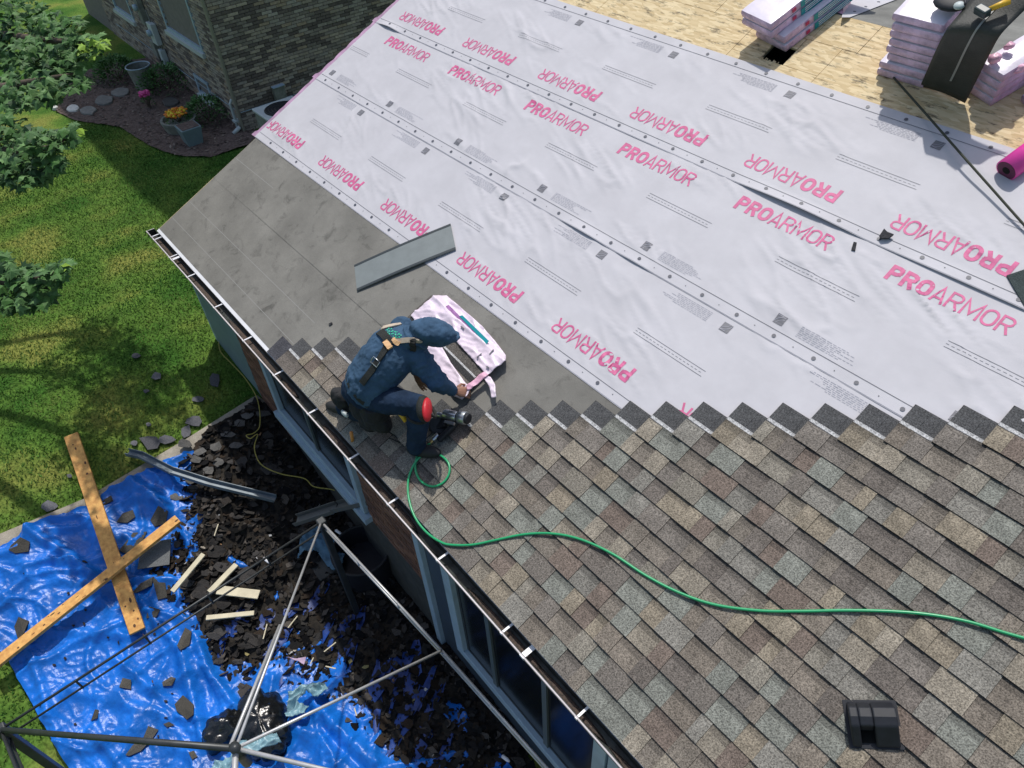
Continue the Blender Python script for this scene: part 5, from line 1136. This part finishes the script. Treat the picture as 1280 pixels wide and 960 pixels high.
# left stack: two and two, ends staggered
TH = .072
for k, (p0, px_, py_, lb) in enumerate([((982, 65), (1060, 4), (940, 50), 'bottom wrapped bundle of the left stack above the deck hole'), ((981, 64), (1060, 3), (940, 50), 'second wrapped bundle of the left stack with a teal label'),
                                     ((961, 56), (1030, 1), (929, 46), 'third wrapped bundle of the left stack, shoved to the left'), ((962, 55), (1030, 0), (930, 44), 'top wrapped bundle of the left stack with a white top')]):
    h = .004 + k * (TH + .002); c0, X, Y = frame(p0, px_, py_, 0.004); up = RN * (k * (TH + .002))
    if k >= 2:
        c0 = RP(985 - 24, 66 - 12 + 2 * 0, .004); c0 = RP(962, 56, .004) if False else c0
        c0, X, Y = frame((966, 67), (1036, 12), (935, 56), 0.004)
    bundle(c0 + up, X, Y, 1, 1.0, .335, lb, 'wrapped shingle bundles', (.30, .72), 10 + k)
# tall middle stack
c0, X, Y = frame((1147, 107), (1107, 97), (1173, 79), .004)
Y = (RV * 1.0 + RU * .03).normalized(); X = Y.cross(RN)
X = -RU; Y = RV
c0 = RP(1149, 107, .004)
order = ['bottom', 'second', 'third', 'fourth', 'fifth', 'sixth', 'seventh', 'top']
for k in range(8):
    j = (rnd.uniform(-.012, .012), rnd.uniform(-.012, .012)); sh_x = .05 if k < 2 else (.0 if k < 5 else -.015)
    o = root  # noqa
    cc = c0 + RN * (k * (TH - .003)) + RU * (j[0] - sh_x - .27) + RV * j[1]
    bundle(cc, RU, RV, .94, .36, .50, '%s lilac wrapped bundle of the tall stack left of the draped membrane' % order[k], 'wrapped shingle bundles', None, 30 + k)
# right stacks
sp_ = [((1206, 124), 0, 4, .42, .60), ((1242, 128), 0, 1, .5, .7), ((1256, 118), 1, 3, .5, .7)]
names = iter(['bottom bundle of the small stack right of the draped membrane, teal strip below', 'second bundle of the small stack right of the draped membrane', 'third bundle of the small stack right of the draped membrane', 'top bundle of the small stack, with a crumpled pink end', 'low bundle with a pale lavender top at the right edge', 'upper bundle with torn pink corner at the right edge', 'highest bundle at the right edge above the torn corner'])
for k in range(4):
    c0 = RP(1206, 123, .004) + RN * k * (TH + .001) + RU * (-.02 + .012 * k); X = (RV * .95 + RU * .32).normalized(); bundle(c0 + RU * .20, X, RN.cross(X), 1, .9, .2, next(names), 'wrapped shingle bundles', (.5, .8), 50 + k)
c0 = RP(1238, 131, .004); X = (RV * .88 + RU * .47).normalized(); Yv = RN.cross(X); bundle(c0 + RU * .52 - RV * .10, X, Yv, 1, .9, .42, next(names), 'wrapped shingle bundles', None, 60)
for k in (1, 2): bundle(c0 + RU * (.58) + RV * (.05) + RN * (k * (TH + .002)), X, Yv, 1, .9, .36, next(names), 'wrapped shingle bundles', (.4, .8), 60 + k)
for i, (px, py, h, r_) in enumerate([(1243, 73, .33, .04), (1262, 58, .34, .03), (1275, 86, .26, .035)]):
    b = MB(); p = RP(px, py, h); b.ell(p, ((r_, 0, .01), (0, r_ * .9, 0), (0, 0, r_ * .8)), 14, 10); o = b.build('wrapper_knot', M_pinkwrap, None, True); tx_ = bpy.data.textures.new('kn', 'CLOUDS'); tx_.noise_scale = .03; d_ = o.modifiers.new('c', 'DISPLACE'); d_.texture = tx_; d_.strength = .04
    tag(o, ['pink crumpled wrapper end on the small stack', 'pink wrapper tuft beside the blue strap', 'pink torn wrapper corner at the right edge'][i], 'plastic')
# membrane strip draped over the tall stack
Lf = [(1222, -12, .66), (1200, 16, .63), (1184, 36, .61), (1172, 58, .46), (1160, 85, .22), (1150, 108, .012)]
Rg = [(1300, -6, .72), (1275, 18, .66), (1252, 42, .62), (1238, 66, .48), (1222, 98, .22), (1206, 129, .012)]
Lp = smooth_path([RP(*q) for q in Lf], 5); Rp_ = smooth_path([RP(*q) for q in Rg], 5); b = MB(); M_ = 10
for i in range(len(Lp) - 1):
    for j in range(M_):
        f = lambda a, t: Lp[a].lerp(Rp_[a], t) + RN * (.018 * math.sin(math.pi * t))
        b.face([f(i, j / M_), f(i + 1, j / M_), f(i + 1, (j + 1) / M_), f(i, (j + 1) / M_)])
dm = b.build('draped_membrane', mat('dark_roll_membrane', (.04, .042, .038), .62, noise_amt=.2, nscale=9, bump=.25, bscale=90), None, True); s_ = dm.modifiers.new('t', 'SOLIDIFY'); s_.thickness = .006
tag(dm, 'dark flexible membrane strip draped over the tall bundle stack', 'membrane')
b = MB(); sf = lambda a, t: Lp[a].lerp(Rp_[a], t) + RN * (.018 * math.sin(math.pi * t))
def sn(a): a2 = min(a + 1, len(Lp) - 1); a1 = max(a - 1, 0); n_ = (sf(a, .6) - sf(a, .5)).cross(sf(a2, .55) - sf(a1, .55)).normalized(); return n_ if n_.dot(CP - sf(a, .55)) > 0 else -n_
P = [sf(a, .53) + sn(a) * .006 for a in range(len(Lp))]; Q = [sf(a, .57) + sn(a) * .006 for a in range(len(Lp))]
for i in range(4, len(P) - 4): b.face([P[i], P[i + 1], Q[i + 1], Q[i]])
o = b.build('pale_stripe', mat('stripe', (.30, .30, .29), .5), dm)
s_ = o.modifiers.new('t', 'SOLIDIFY'); s_.thickness = .002
# hammer on top, tool belt, scraps beyond
hm = root('hammer', 'yellow handled hammer with black head lying on the draped membrane', 'hammer', None, RP(1232, 15, .70)); hi = Matrix.Translation(-hm.location)
b = MB(); b.tube([RP(1236, 12, .715), RP(1262, 1, .73)], [.016, .022], 10); b.build('handle', M_yellow, hm, True, hi); b = MB(); b.tube([RP(1230, 14, .71), RP(1238, 11, .715)], .013, 8); b.build('neck', M_black, hm, True, hi)
b = MB(); b.bar(RP(1221, 10, .71), RP(1235, 18, .71), .055, .05, RN); bev(b.build('head', mat('teal_black', (.02, .04, .045), .35), hm, M=hi), .01)
tb_ = root('tool_pouch', 'black and white tool pouch on top of the tall stack', 'tool pouch', None, RP(1190, 4, .60)); ti = Matrix.Translation(-tb_.location)
b = MB(); b.ell(RP(1190, 2, .62), (RU * .12, RV * .09, RN * .03), 14, 8); b.build('pouch', M_black, tb_, True, ti); b = MB(); b.ell(RP(1199, 7, .65), (RU * .035, RV * .035, RN * .02), 12, 8); b.build('white_pad', M_acwhite, tb_, True, ti)
b = MB(); b.tube(smooth_path([RP(1200, 12, .62), RP(1206, 5, .66), RP(1206, -3, .66)], 6), .008, 8); b.build('hook', M_black, tb_, True, ti)
us = root('underlayment_remnant', 'strip of printed white underlayment lying beyond the ridge', 'underlayment', None); zR = lambda x, w_: Vector((x, RIDGE * CF + w_, E + RIDGE * SF - .11 * w_ + .006))
def onrear(px, py):
    d = ray(px, py); o_ = CP; nrm = Vector((0, .11, 1)).normalized(); p0 = zR(0, 0); k = (p0 - o_).dot(nrm) / d.dot(nrm); return o_ + d * k
Q = [onrear(*q) for q in ((1052, 22), (1062, 22), (1140, -8), (1060, -14))]; b = MB(); b.hexa([q for q in Q] + [q + Vector((0, 0, .003)) for q in Q]); b.build('sheet', M_sheet, us)
for q in ((1068, 15), (1082, 9), (1098, 3)): b = MB(); p = onrear(*q) + Vector((0, 0, .004)); b.tube([p, p + Vector((0, 0, .002))], .013, 10); b.build('cap_nail', M_dot, us)
b = MB(); Q = [onrear(*q) for q in ((1034, 0), (1042, 14), (1054, 18), (1064, 4), (1058, -6))]; b.prism([(0, 0)], 0, Q[0], RU, RV, RN) if False else None
n = len(Q); ctr = sum(Q, Vector()) / n + Vector((0, 0, .10))
for i in range(n): b.face([Q[i], Q[(i + 1) % n], ctr])
for i in range(n): a_ = Q[i].lerp(ctr, .5) + Vector((rnd.uniform(-.03, .03), 0, .02)); b.face([Q[i], Q[(i + 1) % n], a_])
tag(b.build('crumpled_wrapper', M_pinkwrap), 'crumpled pink wrapper lying at the ridge beside the left stack', 'plastic')

# ------------------------------------------------------------------ the worker
def J(*q): return RP(*q)
pelvis, waist, chest, neck, headc = J(455, 487, .40), J(467, 466, .50), J(494, 438, .56), J(517, 424, .60), J(543, 416, .615)
shR, elR, wrR = J(521, 446, .52), J(549, 480, .34), J(567, 488, .13)
shL, elL, wrL = J(503, 411, .51), J(515, 440, .36), J(519, 465, .22)
hipR, knR, anR = J(470, 497, .38), J(524, 507, .42), J(520, 561, .09)
hipL, knL, anL = J(446, 486, .36), J(462, 520, .12), J(428, 509, .08)
wk = root('person', 'roofer in a blue hooded sweatshirt and black harness kneeling over an open bundle', 'person', None, J(470, 520, 0)); wi = Matrix.Translation(-wk.location)
side = (shR - shL).normalized(); axis = (neck - pelvis).normalized(); backn = side.cross(axis).normalized()
if backn.z < 0: backn = -backn
def etube(b, pts, rad, sidev, n=18):
    pts = [Vector(p) for p in pts]; rings = []
    for i, p in enumerate(pts):
        d = (pts[min(i + 1, len(pts) - 1)] - pts[max(i - 1, 0)]).normalized(); s = (sidev - d * sidev.dot(d)).normalized(); u = d.cross(s); ra, rb = rad[i]; n0 = len(b.v)
        for k in range(n): t = 2 * math.pi * k / n; b.v.append(tuple(p + s * math.cos(t) * ra + u * math.sin(t) * rb))
        rings.append(n0)
    for i in range(len(rings) - 1):
        for k in range(n): k2 = (k + 1) % n; b.f.append((rings[i] + k, rings[i] + k2, rings[i + 1] + k2, rings[i + 1] + k)); b.c.append(None); b.mi.append(0)
    for r_, rev in ((rings[0], True), (rings[-1], False)):
        f = [r_ + k for k in range(n)]; b.f.append(tuple(reversed(f)) if rev else tuple(f)); b.c.append(None); b.mi.append(0)
def limb(b, pts, rs, k=4):
    P = [Vector(p) for p in pts]; out = []; R_ = []
    for i in range(len(P) - 1):
        for j in range(k): t = j / k; out.append(P[i].lerp(P[i + 1], t)); R_.append(rs[i] * (1 - t) + rs[i + 1] * t)
    out.append(P[-1]); R_.append(rs[-1]); b.tube(out, R_, 14)
    for p, r_ in zip(P, rs): b.ell(p, ((r_, 0, 0), (0, r_, 0), (0, 0, r_)), 14, 10)
def fused(b, name, mt, vox, sm=6, disp=None):
    o = b.build(name, mt, wk, True, wi); r_ = o.modifiers.new('remesh', 'REMESH'); r_.mode = 'VOXEL'; r_.voxel_size = vox; r_.use_smooth_shade = True
    s_ = o.modifiers.new('smooth', 'SMOOTH'); s_.iterations = sm; s_.factor = .6
    for q in (disp or []):
        tx_ = bpy.data.textures.new(name + '_folds', 'CLOUDS'); tx_.noise_scale = q[0]; tx_.noise_depth = 2; d_ = o.modifiers.new('folds', 'DISPLACE'); d_.texture = tx_; d_.strength = q[1]; d_.mid_level = .5
    return o
def hand(b, wr, dirv, nrm, curl, s_=1., spread=.16):
    d = Vector(dirv).normalized(); nrm = (nrm - d * nrm.dot(d)).normalized(); sd = d.cross(nrm).normalized(); pc = wr + d * .052 * s_
    etube(b, [wr - d * .01, wr + d * .02, wr + d * .055, wr + d * .092], [(.026, .02), (.032, .018), (.042, .017), (.040, .013)], sd, 12)
    for k, (off, L) in enumerate(((-.030, .062), (-.010, .074), (.011, .080), (.031, .070))):
        p = wr + d * .085 * s_ + sd * off; dd = (d + sd * spread * (k - 1.5) * .5).normalized(); pts = [p]; a = curl * .4
        for q, f in enumerate((.42, .33, .25)):
            a += curl * (.6 + .25 * q); v = dd * math.cos(a) - nrm * math.sin(a); pts.append(pts[-1] + v * L * f)
        b.tube(pts, [.0095, .009, .008, .0062], 8); b.ell(pts[-1], ((.0065, 0, 0), (0, .0065, 0), (0, 0, .0065)), 8, 6)
        for p_ in pts[:-1]: b.ell(p_, ((.0096, 0, 0), (0, .0096, 0), (0, 0, .0096)), 8, 6)
    p = wr + d * .03 - sd * .032; v = (d * .6 - sd * .6 - nrm * .35).normalized(); q = p + v * .04; r_ = q + (d * .85 - nrm * .4 - sd * .1).normalized() * .032
    b.tube([p, q, r_], [.013, .0105, .008], 8); b.ell(q, ((.0106, 0, 0), (0, .0106, 0), (0, 0, .0106)), 8, 6); b.ell(r_, ((.008, 0, 0), (0, .008, 0), (0, 0, .008)), 8, 6)
# body: one continuous surface, mostly inside the clothes
b = MB()
hR = J(581, 490, .08); hL = J(527, 479, .17)
etube(b, [pelvis, waist, chest, neck.lerp(chest, .3)], [(.14, .10), (.13, .095), (.15, .105), (.10, .08)], side, 18)
limb(b, [neck.lerp(chest, .3), headc], [.055, .055]); fwd = (headc - neck).normalized(); down = -backn
b.ell(headc + fwd * .02, (side * .076, fwd * .115, backn * .095), 20, 14)
fc = headc + fwd * .03 - backn * .085
b.ell(fc, (side * .014, fwd * .028, backn * .022), 8, 6)                       # nose
for sg in (-1, 1): b.ell(headc + side * sg * .078, (side * .010, fwd * .018, backn * .03), 8, 6); b.ell(fc + side * sg * .032 + fwd * .02 + backn * .010, (side * .013, fwd * .010, backn * .010), 8, 6)
b.ell(fc - fwd * .045, (side * .026, fwd * .009, backn * .012), 8, 6)           # mouth
for S, El, Wr in ((shR, elR, wrR), (shL, elL, wrL)): limb(b, [chest.lerp(S, .5), S, El, Wr], [.06, .052, .04, .026])
for S, El, Wr in ((hipR, knR, anR), (hipL, knL, anL)): limb(b, [S, El, Wr], [.075, .052, .036])
hand(b, wrR, hR - wrR, RN * .6 + Vector((0, -.5, .3)), .42, 1, .1); hand(b, wrL, hL - wrL, backn * .6 + Vector((.2, -.6, .3)), .22)
fused(b, 'body', M_skin, .0042, 1)
# sweatshirt with hood up
b = MB()
P = smooth_path([pelvis.lerp(waist, -.05), pelvis.lerp(waist, .55), waist.lerp(chest, .45), chest, neck.lerp(chest, .25)], 3); rd = []
key = [(0, .192, .145), (.3, .205, .165), (.55, .21, .165), (.8, .215, .155), (1, .13, .11)]
for i in range(len(P)):
    t = i / (len(P) - 1)
    for (t0, a0, b0), (t1, a1, b1) in zip(key, key[1:]):
        if t <= t1 + 1e-6: f = (t - t0) / (t1 - t0); rd.append((a0 + (a1 - a0) * f, b0 + (b1 - b0) * f)); break
etube(b, P, rd, side, 24)
for S, El, Wr in ((shR, elR, wrR), (shL, elL, wrL)): limb(b, [chest.lerp(S, .35), S, S.lerp(El, .5), El, Wr.lerp(El, .12)], [.11, .095, .080, .070, .046]); b.tube([Wr.lerp(El, .16), Wr.lerp(El, .02)], .041, 14)
limb(b, [neck.lerp(chest, .4), neck], [.115, .088])
b.ell(headc + backn * .02 + fwd * .0, (side * .140, fwd * .145, backn * .135), 22, 16)
for t, rr_, tk in ((.02, .100, .020), (.22, .112, .013)):
    c_ = neck.lerp(headc, t) + backn * .02; tl_ = (fwd + backn * (.5 - t)).normalized(); e2 = side.cross(tl_).normalized()
    b.tube([c_ + side * math.cos(q * .3142) * rr_ + e2 * math.sin(q * .3142) * rr_ * .85 for q in range(21)], tk, 8, cap=False)
b.tube([headc + backn * (.140 - .02 * abs(q - 1.5)) + fwd * (-.10 + .06 * q) for q in range(4)], [.008, .014, .014, .008], 8)
b.tube([headc + fwd * (.10 - .03 * abs(math.cos(q * .3142))) - backn * .02 + side * math.cos(q * .3142) * .098 + backn * math.sin(q * .3142) * .098 for q in range(21)], .014, 8, cap=False)
for S, El in ((shR, elR), (shL, elL)):
    dd = (El - S).normalized(); e1 = dd.cross(backn).normalized(); e2 = dd.cross(e1)
    for t, rr_ in ((.25, .088), (.62, .076), (.88, .072), (1.0, .07)): c_ = S.lerp(El, t); b.tube([c_ + dd * .012 * math.sin(q * 1.1) + e1 * math.cos(q * .3142) * rr_ + e2 * math.sin(q * .3142) * rr_ for q in range(21)], .013, 6, cap=False)
for i_, t in enumerate((.08, .2, .34)): c_ = pelvis.lerp(chest, t); b.tube([c_ + axis * .014 * math.sin(q * .9 + i_ * 2) + side * math.cos(q * .3142) * .196 + backn * math.sin(q * .3142) * .152 for q in range(21)], .016, 6, cap=False)
hoodie = fused(b, 'hooded_sweatshirt', M_hoodie, .009, 3, [(.075, .028), (.028, .010)])
# trousers
b = MB(); etube(b, [pelvis.lerp(waist, .25), pelvis, pelvis.lerp(hipR.lerp(hipL, .5), 1) - axis * .06], [(.165, .125), (.175, .14), (.16, .12)], side, 20)
limb(b, [hipR, hipR.lerp(knR, .5), knR, knR.lerp(anR, .5), anR.lerp(knR, .05)], [.118, .100, .083, .078, .070]); limb(b, [hipL, hipL.lerp(knL, .5), knL, knL.lerp(anL, .5), anL.lerp(knL, .05)], [.12, .10, .080, .074, .066])
fused(b, 'trousers', M_jeans, .010, 5, [(.07, .02), (.025, .006)])
# boots
for an, kn, dr in ((anR, knR, RU * .8 + RV * .5), (anL, knL, -RU * .75 - RV * .35)):
    d = dr.normalized(); b = MB(); b.ell(an - RN * .03 + d * .06, (d * .14, RN.cross(d) * .052, RN * .05), 18, 10); b.ell(an - RN * .01 - d * .02, (d * .06, RN.cross(d) * .05, RN * .07), 14, 10); fused(b, 'boot', M_rubber, .008, 3)
# cast helper: lay straps on the sweatshirt
dg = bpy.context.evaluated_depsgraph_get(); ev = hoodie.evaluated_get(dg); me_ = ev.to_mesh()
MW = Matrix.Translation(wk.location); bv = BVHTree.FromPolygons([MW @ Matrix.Translation(-wk.location) @ v.co for v in me_.vertices], [tuple(p.vertices) for p in me_.polygons])
def cast(px, py):
    d = ray(px, py).normalized(); h = bv.ray_cast(CP, d)
    if h[0] is None: h = bv.find_nearest(CP + d * 5.6)
    return h[0], h[1]
def strap(px, wd, th, nm, mt, par=wk, lift=.004, sub=5, lbl=None):
    Q = smooth_path([Vector((a, c_, 0)) for a, c_ in px], sub); b = MB(); pts = [cast(q.x, q.y) for q in Q]; pts = [(p, n) for p, n in pts]
    sm = []
    for i in range(len(pts)):
        a = pts[max(i - 1, 0)]; c_ = pts[min(i + 1, len(pts) - 1)]; sm.append(((a[0] + pts[i][0] * 2 + c_[0]) / 4, (a[1] + pts[i][1] + c_[1]).normalized()))
    ring = []
    for i, (p, n) in enumerate(sm):
        d = (sm[min(i + 1, len(sm) - 1)][0] - sm[max(i - 1, 0)][0]).normalized(); s = d.cross(n).normalized() * wd / 2; ring.append([p - s + n * lift * .3, p + s + n * lift * .3, p + s + n * (lift + th), p - s + n * (lift + th)])
    for r0, r1 in zip(ring, ring[1:]):
        for k in range(4): b.face([r0[k], r0[(k + 1) % 4], r1[(k + 1) % 4], r1[k]])
    b.face(ring[0][::-1]); b.face(ring[-1]); o = b.build(nm, mt, par, False, wi if par is wk else None)
    if lbl: o['label'] = lbl
    return o
har = bpy.data.objects.new('harness', None)
strap([(502, 406), (486, 409), (470, 414), (461, 419)], .034, .006, 'harness_strap', M_tan, lift=.008, lbl='tan upper shoulder strap')
strap([(527, 425), (510, 425), (494, 427), (484, 424)], .036, .006, 'harness_strap', M_tan, lift=.008, lbl='tan lower shoulder strap')
strap([(465, 406), (473, 413), (482, 421), (491, 431)], .058, .007, 'harness_yoke', M_strap, lift=.014)
strap([(487, 429), (482, 437), (474, 450), (463, 466), (452, 480)], .048, .005, 'harness_strap', M_strap, lift=.007, lbl='black back strap')
strap([(466, 411), (455, 421), (443, 434), (433, 449), (426, 460)], .040, .005, 'harness_strap', M_strap, lift=.007, lbl='black far strap')
strap([(481, 427), (489, 437)], .040, .004, 'orange_tab', mat('peach_tab', (.75, .45, .22), .7), lift=.022); strap([(492, 425), (500, 431)], .030, .004, 'orange_tab', bpy.data.materials['peach_tab'], lift=.022); strap([(461, 411), (468, 417)], .026, .004, 'orange_tab', bpy.data.materials['peach_tab'], lift=.022)
strap([(515, 424), (517, 432), (516, 440)], .040, .014, 'chest_clip', M_strap, lift=.010)
b = MB(); p, n = cast(471, 452); p = p + n * .017; d = (cast(474, 447)[0] - cast(467, 458)[0]).normalized(); s = d.cross(n).normalized()
b.tube([p - d * .022 - s * .034, p + d * .022 - s * .034, p + d * .022 + s * .034, p - d * .022 + s * .034, p - d * .022 - s * .034], .0042, 6); b.build('buckle', M_steel, wk, True, wi)
b = MB()                                                                       # green back print: arced rows of marks
for r_ in range(3):
    for k in range(9):
        px = 481 + k * 2.5 + r_ * .3; py = 407.5 + k * 1.45 + r_ * 3.2 + .035 * (k - 4) ** 2 * (r_ - 1)
        p, n = cast(px, py); p2, n2 = cast(px + (1.1 if k % 2 else .5), py + (1.6 if k % 3 else -.9)); b.bar(p + n * .0035, p2 + n2 * .0035, .006, .002, n)
        if k % 2: p3, n3 = cast(px + 1.6, py); b.bar(p + n * .0035, p3 + n3 * .0035, .005, .002, n)
kind(b.build('back_print', M_greenprint, wk, M=wi), 'stuff')
ev.to_mesh_clear()
# belt, pouches, knee pad, carabiner
b = MB(); cp = pelvis.lerp(waist, .15)
etube(b, [cp - axis * .03, cp + axis * .03], [(.195, .155), (.20, .16)], side, 26); fused(b, 'tool_belt', M_strap, .008, 2)
b = MB(); b.tube([pelvis.lerp(hipR, .4) - backn * .02 + side * .1, J(470, 512, .30), J(462, 528, .14)], [.10, .115, .09], 16); b.ell(J(470, 522, .2), (RU * .16, RV * .09, RN * .13), 16, 10); b.ell(J(454, 512, .25), (RU * .13, RV * .09, RN * .12), 16, 10); fused(b, 'tool_bag', mat('black_canvas', (.012, .013, .015), .8, noise_amt=.3, nscale=20, bump=.6, bscale=50), .010, 3, [(.05, .02)])
b = MB(); b.ell(J(430, 500, .2), (RU * .11, RV * .08, RN * .14), 16, 10); fused(b, 'far_pouch', bpy.data.materials['black_canvas'], .010, 3, [(.05, .02)])
b = MB(); b.box((-.06, -.03, -.09), (.06, .03, .09)); o = b.build('grey_pouch', mat('grey_canvas', (.13, .16, .16), .85, bump=.5, bscale=60), wk); orient(o, J(424, 473, .30) - wk.location, RU + RV * .3, RN); bev(o, .02, 3)
b = MB(); b.bar(J(482, 482, .40), J(490, 493, .36), .05, .02, RN); bev(b.build('belt_loop', M_orange, wk, M=wi), .004)
b = MB(); ring = [J(484 + 8 * math.cos(t * .3927) + 3, 497 + 8.5 * math.sin(t * .3927), .40) for t in range(13)]; b.tube(smooth_path(ring, 3), .006, 8); b.build('carabiner', M_steel, wk, True, wi)
b = MB(); b.tube([J(499, 515, .36), J(508, 526, .30)], [.018, .022], 10); b.build('yellow_grip', M_yellow, wk, True, wi); b = MB(); b.tube([J(484, 513, .38), J(499, 516, .36)], .008, 8); b.build('pry_bar', M_steel, wk, True, wi)
b = MB(); b.tube([J(465, 527, .2), J(465, 527, .235)], .03, 12); o = b.build('chalk_reel', M_tan, wk, True, wi); b = MB(); b.ell(J(477, 532, .20), (RU * .022, RV * .016, RN * .012), 10, 8); b.build('white_tag', M_white, wk, True, wi)
b = MB(); b.ell(J(431, 517, .2), (RU * .045, RV * .02, RN * .03), 10, 8); b.build('white_glove', M_acwhite, wk, True, wi)
b = MB(); b.tube([J(439, 540, .10), J(441, 552, .03)], .014, 8); b.build('orange_handle', M_orange, wk, True, wi)
b = MB(); b.tube(smooth_path([J(478, 545, .03), J(490, 549, .025), J(500, 553, .03), J(494, 545, .04), J(482, 538, .1)], 5), .005, 6); b.build('lanyard_cord', M_strap, wk, True, wi)
kd = (knR - hipR).normalized(); ks = (anR - knR).normalized(); kp = knR + (kd - ks).normalized() * .060
kx = (kd - ks).normalized(); ky = kx.cross(side).normalized()
kc = J(534, 512, .47); b = MB(); b.ell(kc, ((RU + RV * .9).normalized() * .030, RN * .055, (RV - RU * 1.05).normalized() * .092), 18, 12); fused(b, 'knee_pad', M_red, .006, 3); b = MB(); b.ell(J(530, 511, .45), ((RU + RV * .9).normalized() * .05, RN * .075, (RV - RU * 1.05).normalized() * .10), 18, 12); fused(b, 'knee_pad_shell', M_strap, .006, 3)
b = MB()
for t in (-.05, .05): c_ = knR + (kd if t < 0 else ks) * abs(t) * 1.6; dd = kd if t < 0 else ks; P_ = [c_ + (side * math.cos(q * .3142) + dd.cross(side).normalized() * math.sin(q * .3142)) * .086 for q in range(21)]; b.tube(P_, .011, 6, cap=False)
o = b.build('knee_strap', M_strap, wk, True, wi); kind(o, 'stuff')
